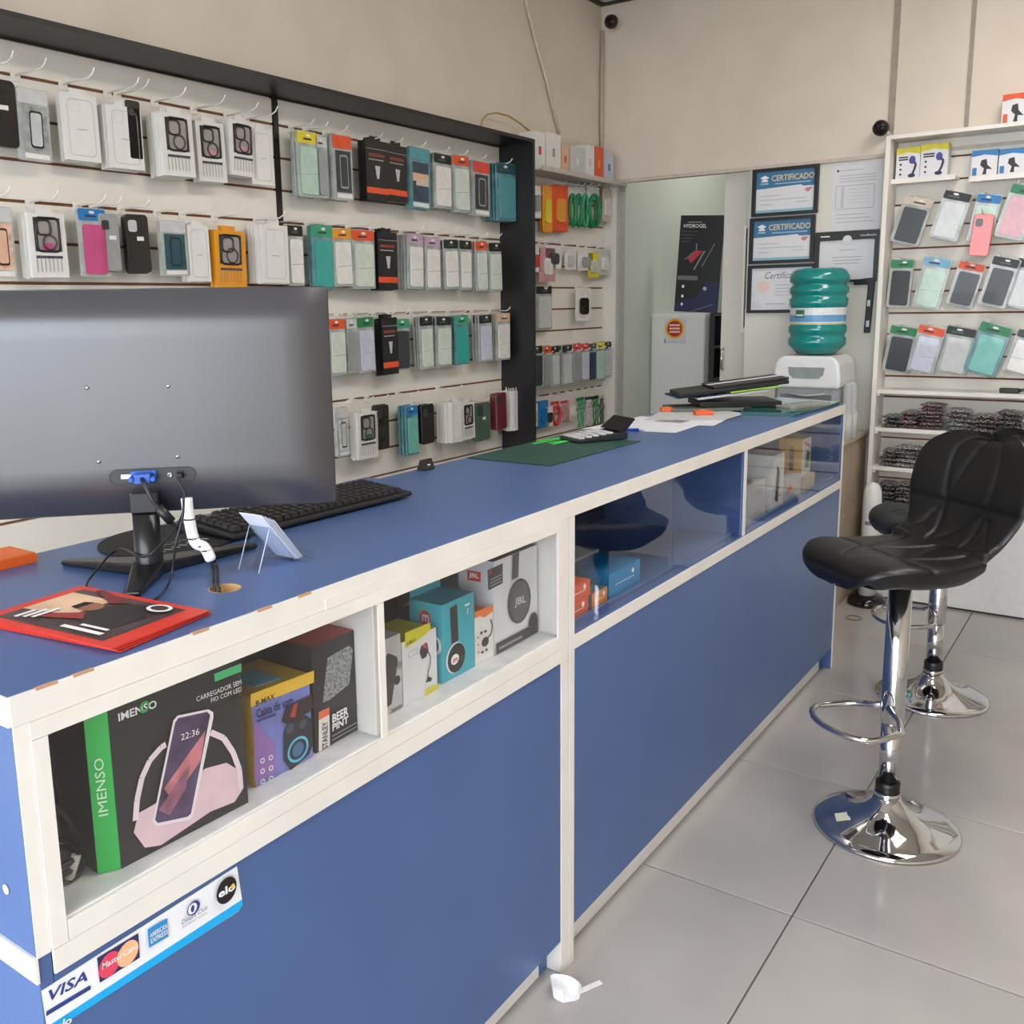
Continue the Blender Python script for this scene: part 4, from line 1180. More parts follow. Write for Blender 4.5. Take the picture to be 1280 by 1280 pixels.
SL = 0.008 / 0.198
fI = lambda u, v, d: (SL * u + d, u, v)
Q = lambda *p: FQ(0.118, -0.030, SL, Z1, *p)
pr = Print(fI, 0.0004)
TX = TXW
pr.textq('IMENSO', Q((148, 902), (196, 884), (195, 874), (147, 892)), TX, 0, 0.02)
pr.ring(Q(*pxell(180, 883.5, 5, 6, -0.4, 12)), 0.003, GRN)
pr.pl(Q((268, 852), (301, 839), (301, 829), (267, 842)), m(70, 190, 120, 0.5, var=0))
pr.textq('CARREGADOR SEM', Q((245, 877), (301, 855), (300.5, 849), (244.5, 871)), TX)
pr.textq('FIO COM LED', Q((263, 878), (301, 863.5), (300.7, 858), (262.7, 872.5)), TX)
PK = m(226, 196, 204, 0.4, var=0.03)
pr.pl(Q((166, 1040), (172, 1016), (200, 1000), (256, 960), (282, 953), (300, 964), (303, 985), (292, 1002), (262, 1014), (200, 1056), (180, 1059)), PK)
pr.line(Q((168, 1025), (170, 1000), (176, 972), (186, 950), (200, 934), (206, 930)), 0.008, m(232, 214, 222, 0.4, var=0))
pr.line(Q((262, 915), (278, 922), (290, 940), (298, 962), (300, 985)), 0.008, m(232, 214, 222, 0.4, var=0))
pr.pl(Q((189, 1026), (215, 900), (220, 894), (259, 886), (265, 890), (265, 897), (240, 1018), (236, 1024), (194, 1032)), m(236, 228, 232, 0.3, var=0))
pr.pl(Q((192, 1024), (217, 903), (221, 897), (257, 889), (261, 893), (237, 1016), (233, 1020), (196, 1028)), m(74, 58, 88, 0.3, var=0.3, scale=40))
pr.pl(Q((203, 985), (255, 912), (249, 950), (214, 1000)), m(196, 120, 126, 0.3, var=0.2, scale=40))
pr.pl(Q((196, 1012), (236, 952), (230, 985), (210, 1018)), m(150, 96, 120, 0.3, var=0.2, scale=40))
pr.textq('22:36', Q((224, 925), (247, 917), (247, 909), (224, 917)), TX)
pr.build('front_print', None, t)

# speaker box
t, W = carton('speaker_box', 'yellow and violet speaker box beside the black charger box', -0.045, 0.352, 0.466, Z1, 0.135, 0.11, m(120, 128, 196, 0.4, var=0.1, scale=14), m(228, 182, 46, 0.4), m(226, 184, 52, 0.4), G1)
Q = lambda *p: FQ(0.352, -0.045, 0, Z1, *p)
pr = Print(fx, 0.0004)
pr.pl(Q((313, 884), (392, 853), (392, 838), (313, 868)), m(236, 192, 50, 0.4, var=0))
pr.pl(Q((318, 978), (345, 965), (343, 930), (317, 900)), m(150, 110, 178, 0.4, var=0.05))
pr.textq('B-MAX', Q((319, 883), (343, 873), (343, 866), (319, 876)), m(60, 50, 20, 0.5, var=0), 0, 0.02)
pr.textq('Caixa de som', Q((320, 898), (366, 880), (365, 869), (319, 887)), m(40, 38, 90, 0.5, var=0), 0, 0.02)
pr.pl(Q((320, 903), (344, 894), (344, 891), (320, 900)), m(60, 58, 110, 0.5, var=0))
pr.pl(Q((351, 902), (356, 883), (388, 868), (391, 884), (385, 890), (357, 905)), m(40, 30, 34, 0.4, var=0)); pr.pl(Q((361, 896), (366, 880), (371, 878), (368, 896)), m(176, 60, 50, 0.4, var=0))
pr.pl(Q((353, 950), (353, 915), (358, 903), (380, 893), (388, 898), (390, 930), (385, 943), (362, 962)), m(36, 38, 48, 0.4, var=0))
pr.ring(Q(*pxell(371, 936, 12, 14, -0.5, 16)), 0.004, m(90, 190, 226, 0.4, var=0)); pr.pl(Q(*pxell(371, 936, 7, 9, -0.5, 14))[::-1], m(64, 110, 150, 0.4, var=0))
pr.pl(Q(*pxell(361, 910, 5, 6, -0.5, 12))[::-1], m(70, 74, 86, 0.4, var=0)); pr.pl(Q(*pxell(377, 904, 5, 6, -0.5, 12))[::-1], m(70, 74, 86, 0.4, var=0))
for a in (326, 336):
    for k in range(3): pr.ring(Q(*pxell(a, 950 + k * 13 - (a - 326) * 0.4, 2.4, 2.8, -0.3, 8)), 0.0016, TXW)
pr.build('front_print', None, t)
MB().prism([(0.03, 0.02), (0.075, 0.035), (0.075, 0.09), (0.03, 0.085)], lambda u, v, d: (-0.11 + v, u, 0.1355 + d), 0, 0.002).build('top_flap', m(110, 176, 196, 0.4), t)

# beer pint box
t, W = carton('pint_box', 'black and orange drinking glass box by the white divider', -0.048, 0.4755, 0.571, Z1, 0.172, 0.11, K_, m(40, 38, 38, 0.4), m(206, 66, 46, 0.4), G1)
Q = lambda *p: FQ(0.4755, -0.048, 0, Z1, *p)
pr = Print(fx, 0.0004)
pr.pl(Q((403, 878), (409, 822), (436, 807), (441, 812), (436, 855), (410, 876)), m(140, 144, 144, 0.25, var=0.28, scale=220))
pr.pl(Q((398, 940), (412, 932), (411, 884), (398, 890)), m(228, 224, 220, 0.5, var=0)); pr.pl(Q((398, 900), (411, 893), (411, 884), (398, 890)), m(230, 106, 60, 0.5, var=0))
pr.textq('STANLEY', [Q((409, 934))[0], Q((409, 900))[0], Q((402, 904))[0], Q((402, 938))[0]], BLK, 0, 0.02)
pr.textq('BEER', Q((414.5, 904), (434.5, 893), (434.5, 882), (414.5, 893)), TXW, 0, 0.03); pr.textq('PINT', Q((414.5, 914), (434.5, 903), (434.5, 894), (414.5, 905)), TXW, 0, 0.03)
for k in range(3): pr.line(Q((414, 920 + k * 5), (446, 902 + k * 5)), 0.0014, m(170, 170, 170, 0.5, var=0))
pr.build('front_print', None, t)
t, W = carton('dark_box', 'dark box with white label standing behind the speaker box', -0.185, 0.40, 0.53, Z1, 0.185, 0.10, K_, K_, m(52, 50, 50, 0.5), G1)
pr = Print(fx, 0.0004); pr.rect(0.03, 0.15, 0.06, 0.168, TXW); pr.rect(0.07, 0.152, 0.1, 0.164, m(180, 60, 50, 0.5, var=0)); pr.build('label_print', None, t)
# cables lying at the near end of the window
for k in range(3):
    t = thing('coiled_cable', ('black cable coil', 'brown cable coil', 'grey cable coil')[k] + ' at the near end of the first counter window', 'cable', (-0.10 - 0.05 * k, 0.065, Z1 + 0.005 + 0.034 * k), group='cable coils')
    pts = [((0.045 - 0.004 * k) * math.cos(i * 0.35), (0.035 - 0.003 * k) * math.sin(i * 0.35), 0.0006 * i) for i in range(40)]
    pts += [(0.02, 0.02, 0.06), (0.0, 0.0, 0.10)] if k == 0 else []
    MB().tube(smooth(pts, 2), 0.004, 6).build('cord', m(*((26, 26, 28), (116, 84, 40), (126, 124, 120))[k], 0.5), t)
    MB().tube([(0.043, 0.0, 0.0), (0.043, 0.012, 0.026)], 0.006, 8).build('cable_tie', m(210, 208, 200, 0.5), t)

# second near window
t, W = carton('power_bank_box', 'grey power bank box behind the white divider', -0.047, 0.5895, 0.684, Z1, 0.133, 0.10, m(198, 200, 202, 0.4), m(206, 208, 210, 0.4), m(216, 216, 216, 0.4), G1)
Q = lambda *p: FQ(0.5895, -0.047, 0, Z1, *p)
pr = Print(fx, 0.0004)
pr.pl(Q((482, 820), (485, 816), (496, 821), (497, 827), (489, 880), (484, 884), (482, 880)), m(62, 64, 68, 0.35, var=0.05)); pr.pl(Q(*pxell(496, 850, 4, 6, -0.4, 12))[::-1], INK); pr.pl(Q(*pxell(499, 831, 3, 5, -0.4, 12))[::-1], m(140, 142, 144, 0.4, var=0))
pr.textq('20000', Q((488, 893), (502, 885), (502, 879), (488, 887)), INK)
pr.build('front_print', None, t)
YEL = m(214, 206, 30, 0.4, var=0.03)
t, W = carton('holder_box', 'white and yellow gooseneck holder box in the second counter window', -0.046, 0.687, 0.782, Z1, 0.115, 0.09, m(222, 224, 226, 0.4, var=0.02), m(214, 216, 218, 0.4), YEL, G1)
Q = lambda *p: FQ(0.687, -0.046, 0, Z1, *p)
pr = Print(fx, 0.0004)
pr.pl(Q((506, 811), (524, 799), (538, 787), (537, 778), (506, 791)), YEL); pr.textq('B-MAX', Q((508, 807), (519, 801), (519, 797), (508, 803)), INK, 0, 0.01)
pr.ring(Q((510, 822), (521, 816), (521, 810), (510, 816)), 0.0008, GREYINK)
pr.pl(Q((524, 815), (526, 807), (533, 803), (535, 812), (532, 821), (527, 824)), m(60, 50, 54, 0.4, var=0)); pr.pl(Q((527, 808), (531, 802), (533, 811)), m(196, 60, 60, 0.4, var=0))
pr.line(Q((533, 813), (537, 820), (537, 830), (534, 840), (534, 848)), 0.0022, INK); pr.pl(Q((531, 853), (534, 845), (539, 847), (538, 851)), INK)
pr.pl(Q((530, 869), (546.5, 860), (546, 855), (538, 857), (531, 862)), YEL)
pr.build('front_print', None, t)
TB = m(58, 172, 190, 0.4, var=0.03); RD = m(206, 56, 40, 0.5, var=0)
t, W = carton('headphone_box', 'turquoise headphone box with a round red mark', -0.050, 0.805, 0.905, Z1, 0.148, 0.075, TB, m(74, 180, 194, 0.4, var=0.03), m(48, 150, 164, 0.4), G1)
Q = lambda *p: FQ(0.805, -0.050, 0, Z1, *p)
pr = Print(fx, 0.0004)
pr.pl(Q((562, 760), (571, 755), (573, 800), (564, 805)), m(26, 30, 34, 0.4, var=0)); pr.pl(Q(*pxell(569, 822, 12, 19, -0.5))[::-1], m(226, 230, 232, 0.4, var=0)); pr.pl(Q(*pxell(570, 822, 11, 18, -0.5))[::-1], m(20, 24, 26, 0.4, var=0))
pr.pl(Q(*pxell(568, 824, 5, 6.5, -0.5))[::-1], TXW); pr.textq('m', Q((565.5, 829), (571, 826), (571, 821), (565.5, 824)), RD, 0, 0.03)
pr.line(Q((580, 757), (586, 754)), 0.004, TXW); pr.line(Q((584, 760), (583, 768)), 0.002, TXW)
pr.build('front_print', None, t)
ps = Print(lambda u, v, d: (u - 0.075, -d, v), 0.0004)   # near side face
ps.el(0.037, 0.118, 0.013, 0.015, RD); ps.text('m', 0.03, 0.111, 0.046, 0.125, TXW, 0, 0.03)
ps.el(0.061, 0.07, 0.012, 0.018, TXW); ps.el(0.061, 0.07, 0.006, 0.012, m(40, 90, 110, 0.4, var=0)); ps.build('side_print', None, t)
MB().box(-0.0765, -0.0755, 0.004, 0.096, 0.10, 0.205).build('hang_card', TB, t)
ORG = m(238, 126, 60, 0.4, var=0.03)
t, W = carton('earset_box', 'small orange and white earset box beside the headphone boxes', -0.051, 0.9075, 0.970, Z1, 0.096, 0.05, m(226, 224, 222, 0.4, var=0.02), ORG, ORG, G1)
Q = lambda *p: FQ(0.9075, -0.051, 0, Z1, *p)
pr = Print(fx, 0.0004)
pr.pl(Q((593, 773), (600, 770), (605, 772), (616, 764), (616, 756), (593, 765)), ORG)
pr.line(Q((613, 774), (615, 783), (613, 793), (607, 800)), 0.0035, INK); pr.pl(Q(*pxell(606, 802, 4.5, 6, -0.4))[::-1], INK)
for a, b in ((601, 791), (606, 789), (602, 815), (607, 812)): pr.pl(Q(*pxell(a, b, 1.8, 1.8, -0.4, 8))[::-1], INK)
for k in range(3): pr.pl(Q(*pxell(596.5, 797 + k * 9, 1.2, 1.5, 0, 8))[::-1], ORG)
pr.build('front_print', None, t)
t, W = carton('white_headphone_box', 'tall white box with a grey headphone picture at the window end', -0.050, 0.972, 1.132, Z1, 0.19, 0.085, m(218, 220, 224, 0.4, var=0.02), m(214, 214, 218, 0.4, var=0.02), m(60, 58, 58, 0.4), G1)
Q = lambda *p: FQ(0.972, -0.050, 0, Z1, *p)
pr = Print(fx, 0.0004)
pr.pl(Q((610, 738), (628, 729), (628, 704), (609, 713)), m(62, 58, 62, 0.4, var=0)); pr.textq('JBL', Q((610.5, 720), (615, 717.5), (615, 711), (610.5, 713.5)), RD, 0, 0.02)
for k in range(3): pr.line(Q((612, 733 - k * 4), (626, 726 - k * 4)), 0.0014, m(190, 190, 190, 0.5, var=0))
pr.pl(Q((639, 725), (647, 721), (648, 690), (640, 694)), m(74, 74, 78, 0.4, var=0)); pr.pl(Q(*pxell(648, 751, 14.5, 28, -0.35))[::-1], m(70, 70, 74, 0.4, var=0)); pr.pl(Q(*pxell(648, 751, 12, 25, -0.35))[::-1], m(88, 88, 92, 0.4, var=0))
pr.textq('JBL', Q((642, 760), (656, 755), (656, 743), (642, 748)), m(196, 196, 200, 0.4, var=0), 0, 0.02)
pr.rect(0.002, 0.002, W - 0.002, 0.024, m(54, 54, 58, 0.4, var=0)); pr.el(W - 0.02, 0.028, 0.018, 0.022, m(40, 40, 44, 0.4, var=0)); pr.rect(0.012, 0.009, W * 0.6, 0.014, GREYINK)
pr.build('front_print', None, t)
ps = Print(lambda u, v, d: (u - 0.085, -d, v), 0.0004); ps.rect(0.023, 0.145, 0.055, 0.165, RD); ps.text('JBL', 0.027, 0.149, 0.051, 0.161, TXW, 0, 0.02); ps.build('side_print', None, t)
t, W = carton('dark_box', 'dark box with an orange corner behind the turquoise box', -0.20, 0.86, 0.99, Z1, 0.19, 0.08, K_, K_, K_, G1)
pr = Print(fx, 0.0004); pr.pl([(0.02, 0.10), (0.12, 0.10), (0.12, 0.145)], ORG); pr.build('corner_print', None, t)
t, W = carton('dark_box', 'plain dark box standing behind the power bank box', -0.20, 0.63, 0.78, Z1, 0.17, 0.08, K_, K_, K_, G1)
pr = Print(fx, 0.0004); pr.rect(0.02, 0.02, 0.13, 0.03, m(70, 70, 74, 0.5, var=0)); pr.build('band_print', None, t)

# far counter windows
Z2 = ZS2 + 0.0006
G2 = 'boxes in the far counter windows'
OR2 = m(226, 92, 48, 0.4, var=0.03); OR3 = m(222, 140, 60, 0.4, var=0.03); BL2 = m(0, 128, 190, 0.4, var=0.03)


def pbox(name, label, x, y0, y1, z, h, dep, c, c2=None, mark=True, rz=0.0):
    t, W = carton(name, label, x, y0, y1, z, h, dep, c, c2 or c, c2 or c, G2, rz)
    pr = Print(fx, 0.0004)
    if mark: pr.line([(W * 0.2, h * 0.5), (W * 0.8, h * 0.5)], 0.0015, TXW); pr.el(W * 0.75, h * 0.72, 0.006, 0.006, TXW)
    else: pr.rect(W * 0.15, h * 0.2, W * 0.8, h * 0.23, GREYINK); pr.rect(W * 0.15, h * 0.35, W * 0.7, h * 0.38, GREYINK)
    pr.build('front_print', None, t)
    return t


XF = -0.040
pbox('accessory_box', 'lowest orange box of the stack beside the white post', XF, 1.235, 1.335, Z2, 0.040, 0.10, OR2)
pbox('accessory_box', 'second orange box in the stack beside the white post', XF, 1.235, 1.345, Z2 + 0.0405, 0.038, 0.10, OR2)
pbox('accessory_box', 'third orange box in the stack beside the white post', XF - 0.02, 1.225, 1.30, Z2 + 0.079, 0.036, 0.09, m(214, 96, 62, 0.4))
pbox('accessory_box', 'blue box on top of the orange stack beside the white post', XF - 0.035, 1.225, 1.33, Z2 + 0.1155, 0.045, 0.10, m(0, 108, 176, 0.4))
pbox('accessory_box', 'amber box lying between the orange stack and the blue box', XF, 1.352, 1.428, Z2, 0.040, 0.09, OR3, m(84, 110, 120, 0.4))
pbox('accessory_box', 'large bright blue box in the far counter window', XF, 1.436, 1.602, Z2, 0.066, 0.12, BL2, m(14, 116, 170, 0.4))
t = pbox('accessory_box', 'green box lying deep inside the far counter window', -0.16, 1.24, 1.45, Z2 + 0.11, 0.05, 0.10, m(18, 112, 92, 0.4), mark=False)
t = pbox('accessory_box', 'dark crate under the green box in the far counter window', -0.155, 1.24, 1.47, Z2, 0.1095, 0.12, m(70, 34, 34, 0.5), mark=False)
pbox('accessory_box', 'grey perforated box behind the bright blue box', -0.165, 1.48, 1.62, Z2, 0.07, 0.12, m(150, 152, 158, 0.5), mark=False)
W5 = m(190, 192, 196, 0.5, var=0.02)
pbox('accessory_box', 'short white box beside the mullion of the last counter window', XF, 2.36, 2.54, Z2, 0.068, 0.10, W5, mark=False)
pbox('accessory_box', 'second short white box stacked beside the mullion', XF, 2.36, 2.53, Z2 + 0.0685, 0.052, 0.10, W5, mark=False)
t = pbox('accessory_box', 'tall white box with dark picture in the last counter window', XF, 2.60, 2.72, Z2, 0.185, 0.10, m(206, 208, 210, 0.5), mark=False)
pr = Print(fx, 0.0016); pr.pl([(0.03, 0.03), (0.06, 0.02), (0.07, 0.12), (0.045, 0.15)], INK); pr.build('picture_print', None, t)
t = pbox('accessory_box', 'low white box with orange spot in the last counter window', XF, 2.74, 2.92, Z2, 0.08, 0.10, m(176, 178, 182, 0.5), mark=False)
pr = Print(fx, 0.0016); pr.el(0.05, 0.045, 0.02, 0.016, OR2); pr.build('spot_print', None, t)
t = pbox('accessory_box', 'tall yellow box with picture in the last counter window', XF - 0.01, 2.955, 3.06, Z2 + 0.0605, 0.135, 0.085, m(206, 202, 196, 0.5), m(196, 146, 44, 0.5), mark=False)
pr = Print(fx, 0.0016); pr.pl([(0.03, 0.03), (0.08, 0.02), (0.09, 0.08), (0.05, 0.09)], m(60, 84, 60, 0.5)); pr.line([(0.02, 0.12), (0.09, 0.10)], 0.012, m(150, 90, 110, 0.5)); pr.build('picture_print', None, t)
ps = Print(lambda u, v, d: (-u, -d, v), 0.0004); ps.rect(0.03, 0.02, 0.045, 0.11, m(84, 60, 20, 0.5, var=0)); ps.build('side_print', None, t)
pbox('accessory_box', 'low beige box under the tall yellow box', XF, 2.945, 3.09, Z2, 0.06, 0.10, m(176, 164, 140, 0.5), mark=False)

# ================================================================== HANGING PACKS
COLS = {'white': (226, 224, 220), 'grey': (150, 152, 152), 'lgrey': (196, 198, 198), 'dark': (52, 56, 60), 'black': (20, 20, 22), 'teal': (40, 160, 150), 'mint': (176, 204, 186),
        'lmint': (206, 216, 204), 'orange': (226, 84, 36), 'amber': (228, 152, 30), 'yellow': (222, 206, 40), 'green': (30, 128, 78), 'lgreen': (52, 158, 118), 'lilac': (190, 158, 180),
        'pink': (196, 74, 128), 'rose': (206, 146, 156), 'peach': (222, 178, 150), 'blue': (30, 120, 184), 'sky': (120, 176, 206), 'navy': (50, 66, 86), 'red': (200, 52, 52), 'maroon': (110, 36, 48),
        'olive': (66, 92, 76), 'turq': (110, 184, 172), 'dteal': (30, 76, 84), 'aqua': (86, 150, 160), 'lav': (196, 198, 214), 'beige': (206, 190, 172), 'coral': (222, 70, 64)}


def cm(n, rough=0.4, **k): return m(*COLS[n], rough, var=k.pop('var', 0.05), **k)


def hole_card(t, wd, h, col, z0, x):
    MB().prism(rrect(wd, h, min(0.006, h * 0.3), 3, 0, z0 - h / 2), fx, x, x + 0.0012).build('header_card', cm(col), t)


def pack(t, kind, w_, h, th, c1, c2):
    """parts of one pack; local +x faces out, origin at the top middle of its back"""
    if kind == 'bag':              # blister bag: header card above a phone case
        MB().prism(rrect(w_, h, 0.007, 3, 0, -h / 2), fx, 0, th * 0.6).build('pouch', POUCH if c1 not in ('teal', 'aqua', 'turq') else POUCHT, t)
        hh = h * 0.17
        hole_card(t, w_ * 0.96, hh, c2, -0.003, th * 0.6 + 0.0003)
        pr = Print(fx, th * 0.6 + 0.0017); o_ = random.uniform(-0.12, 0.08); pr.rect(w_ * (o_ - 0.2), -hh * 0.8, w_ * (o_ + 0.2), -hh * 0.62, INK if c2 not in ('black', 'dark', 'navy', 'dteal') else cm('olive')); pr.el(w_ * (o_ + 0.05), -hh * 0.38, w_ * 0.1, hh * 0.13, cm('white'))
        pr.build('header_print', None, t)
        MB().prism(rrect(w_ * 0.78, h * 0.72, 0.009, 4, w_ * 0.02, -h * 0.6), fx, th * 0.6 + 0.0003, th).build('phone_case', cm(c1, 0.3, coat=0.1 if c1 in ('black', 'dark') else 0.4), t)
        if c1 in ('mint', 'lmint', 'white', 'lav'):
            pr = Print(fx, th + 0.0001); pr.line([(-w_ * 0.35, -h * 0.66), (w_ * 0.4, -h * 0.64)], 0.002, cm('grey')); pr.build('crease', None, t)
    elif kind == 'box':            # white carton with phone outline
        MB().box(0, th, -w_ / 2, w_ / 2, -h, -0.012).build('carton', cm(c1, 0.45, var=0.015), t)
        MB().box(th * 0.4, th * 0.4 + 0.001, -w_ * 0.22, w_ * 0.22, -0.0118, 0.004).build('hang_tab', cm(c1, var=0.01), t)
        pr = Print(fx, th + 0.0002); pr.ring(rrect(w_ * 0.74, (h - 0.012) * 0.84, w_ * 0.13, 4, 0, -h / 2 - 0.006), 0.0016, m(176, 174, 180, 0.5, var=0))
        pr.rect(-w_ * 0.14, -h * 0.56, w_ * 0.14, -h * 0.55, GREYINK); pr.ring(rrect(w_ * 0.26, w_ * 0.3, w_ * 0.07, 3, -w_ * 0.17, -h * 0.23), 0.0012, m(196, 194, 198, 0.5, var=0))
        pr.build('outline_print', None, t)
    elif kind == 'win':            # carton with a window on a bumper case
        MB().box(0, th, -w_ / 2, w_ / 2, -h, -0.012).build('carton', cm(c1, 0.4, var=0.015), t)
        MB().box(th * 0.4, th * 0.4 + 0.001, -w_ * 0.22, w_ * 0.22, -0.0118, 0.004).build('hang_tab', cm(c1, var=0.01), t)
        pr = Print(fx, th + 0.0002); wl_, wt, wb_ = w_ * 0.36, -h * 0.13, -h * 0.62
        pr.rect(-wl_, wb_, wl_, wt, m(64, 62, 62, 0.2, var=0)); pr.rect(-wl_ + 0.006, wb_, wl_ - 0.006, wt - 0.006, m(158, 152, 148, 0.25, var=0.05))
        if c2 != 'none': pr.el(0.0, wb_ + 0.012, wl_ * 0.5, 0.012, cm(c2))
        pr.rect(-wl_, wb_ - h * 0.1, wl_, wb_ - h * 0.06, m(74, 72, 84, 0.5, var=0.3, scale=120))
        for i in range(7): pr.rect(-wl_ + i * wl_ * 0.3, -h * 0.92, -wl_ + i * wl_ * 0.3 + 0.0022, wb_ - h * 0.1, m(140, 140, 150, 0.5, var=0))
        pr.build('front_print', None, t)
        MB().tube([(th + 0.002, p[0], p[1]) for p in rrect(wl_ * 1.75, (wt - wb_) * 0.98, wl_ * 0.3, 3, 0, (wt + wb_) / 2)], 0.0036, 6, closed=True).build('bumper_frame', BLK, t)
        MB().tube([(th + 0.003, p[0], p[1]) for p in rrect(wl_ * 1.0, wl_ * 1.0, wl_ * 0.3, 3, -wl_ * 0.28, wt - wl_ * 0.68)], 0.003, 6, closed=True).build('camera_ring', m(44, 42, 42, 0.4), t)
        MB().tube([(th + 0.003, wl_ * 0.1 + wl_ * 0.5 * math.cos(a), wb_ + wl_ * 0.62 + wl_ * 0.5 * math.sin(a)) for a in [2 * math.pi * i / 16 for i in range(16)]], 0.0026, 6, closed=True).build('magnet_ring', m(60, 58, 58, 0.4), t)
    elif kind == 'case':           # bare case
        MB().prism(rrect(w_, h, w_ * 0.16, 5, 0, -h / 2), fx, 0, th).build('shell', cm(c1, 0.22, coat=0.5), t, bevel=0.002)
        MB().prism(rrect(w_ * 0.36, w_ * 0.42, w_ * 0.1, 4, -w_ * 0.2, -h * 0.2), fx, th + 0.0003, th + 0.002).build('camera_cutout', cm('lgrey' if c1 in ('black', 'dark') and c2 != 'none' else 'dark', 0.2), t)
        if c2 == 'tag': MB().box(th + 0.0004, th + 0.001, -0.004, 0.02, -h * 0.45, -h * 0.38).build('price_tag', cm('white'), t)
    elif kind == 'torch':          # black pack with light cone and orange band
        MB().box(0, th, -w_ / 2, w_ / 2, -h, -0.0).build('carton', cm('black', 0.3), t)
        pr = Print(fx, th + 0.0002); pr.rect(-w_ / 2, -h * 0.88, w_ / 2, -h * 0.78, cm('orange'))
        pr.rect(-w_ * 0.38, -h * 0.27, w_ * 0.36, -h * 0.22, m(130, 56, 40, 0.5, var=0)); pr.rect(-w_ * 0.38, -h * 0.33, w_ * 0.3, -h * 0.31, GREYINK)
        pr.pl([(-w_ * 0.03, -h * 0.63), (w_ * 0.07, -h * 0.63), (w_ * 0.14, -h * 0.42), (-w_ * 0.1, -h * 0.42)], m(196, 198, 202, 0.4, var=0.1)); pr.rect(-w_ * 0.48, -h * 0.15, w_ * 0.48, -h * 0.14, GREYINK)
        pr.build('front_print', None, t)
        MB().box(th * 0.3, th * 0.3 + 0.001, -w_ * 0.25, w_ * 0.25, 0.0005, 0.016).build('hang_tab', cm('black'), t)
    elif kind == 'img':            # printed pack, header c2 and picture c1
        MB().prism(rrect(w_, h, 0.006, 3, 0, -h / 2), fx, 0, th).build('pouch', POUCH if c2 != 'aqua' else POUCHT, t)
        hole_card(t, w_ * 0.95, h * 0.2, c2, -0.002, th + 0.0003)
        pr = Print(fx, th + 0.0003); pr.rect(-w_ * 0.36, -h * 0.88, w_ * 0.42, -h * 0.24, cm(c1, 0.35, var=0.2, scale=40))
        if c1 == 'navy': pr.rect(-w_ * 0.36, -h * 0.55, w_ * 0.42, -h * 0.42, cm('peach', 0.35)); pr.rect(-w_ * 0.2, -h * 0.62, w_ * 0.42, -h * 0.5, cm('beige', 0.35))
        else: pr.pl(rrect(w_ * 0.42, h * 0.52, w_ * 0.09, 4, w_ * 0.06, -h * 0.56), cm('black' if c1 != 'dark' else 'grey', 0.3)); pr.pl(rrect(w_ * 0.34, h * 0.46, w_ * 0.07, 4, w_ * 0.06, -h * 0.56), cm('lgrey' if c1 in ('grey', 'lgrey') else c1, 0.3))
        pr.rect(-w_ * 0.36, -h * 0.97, w_ * 0.42, -h * 0.9, cm('white'))
        pr.build('picture_print', None, t)
    elif kind == 'card':           # small blister card
        MB().prism(rrect(w_, h, 0.005, 3, 0, -h / 2), fx, 0, 0.003).build('card', cm(c1), t)
        MB().prism(rrect(w_ * 0.55, h * 0.5, w_ * 0.12, 4, 0, -h * 0.55), fx, 0.0034, th).build('blister', cm(c2, 0.25, coat=0.4), t)
    elif kind == 'ring':           # coiled cable pack
        MB().box(0, 0.002, -w_ / 2, w_ / 2, -h * 0.3, 0).build('header_card', cm(c2), t)
        MB().tube([(th * 0.5, w_ * 0.42 * math.cos(a), -h * 0.58 + h * 0.38 * math.sin(a)) for a in [2 * math.pi * i / 20 for i in range(20)]], min(th * 0.42, w_ * 0.17), 8, closed=True).build('coil', cm(c1), t)
    elif kind == 'tubecable':
        MB().box(0, 0.002, -w_ / 2, w_ / 2, -h * 0.12, 0).build('header_card', cm(c2), t)
        for i in range(3): MB().tube([(th * 0.5 + 0.003 * math.sin(k * 1.7 + i), -w_ * 0.3 + i * w_ * 0.3 + 0.003 * math.sin(k + 2 * i), -h * (0.1 + 0.9 * k / 10)) for k in range(11)], 0.0045, 6).build('strand', cm(c1), t)


HOOK = []


def hook(label, P, L, rz, rows='display hooks on the slat walls'):
    t = thing('display_hook', label, 'hook', P, (0, 0, rz), group=rows)
    if not HOOK:
        a = MB().box(0.0004, 0.003, -0.014, 0.014, -0.016, 0.01).build('back_plate', WHITE, t)
        b = MB().tube([(0.003, 0, 0), (0.7, 0, 0.0), (0.9, 0, 0.018), (1.0, 0, 0.05)], 0.0028, 6).build('prong', WHITE, t)
        HOOK.extend((a.data, b.data)); a.data = HOOK[0]; bpy.data.objects.remove(b)
    else:
        a = bpy.data.objects.new('back_plate', HOOK[0]); COL.objects.link(a); a.parent = t
    MB().tube([(0.003, 0, 0), (L * 0.8, 0, 0.0), (L * 0.93, 0, L * 0.05), (L, 0, L * 0.14)], 0.0024, 6).build('prong', WHITE, t)
    return t


DESC = {'bag': 'bagged %s case with %s header', 'box': '%s boxed case with outline print', 'win': '%s window box with bumper case', 'case': 'unboxed %s phone case',
        'torch': 'black pack with orange band', 'img': '%s picture pack with %s header', 'card': '%s card pack with %s blister', 'ring': '%s coiled cable pack', 'tubecable': '%s braided cable pack'}
CN = {'lgrey': 'light grey', 'lmint': 'pale mint', 'lgreen': 'sea green', 'lav': 'pale lavender', 'dteal': 'dark teal', 'turq': 'turquoise', 'none': 'plain', 'tag': 'tagged', 'dark': 'charcoal'}


def describe(kind, c1, c2):
    d_ = DESC[kind]; a, b = CN.get(c1, c1), CN.get(c2, c2)
    return d_ % (a, b) if d_.count('%s') == 2 else (d_ % a if '%s' in d_ else d_)


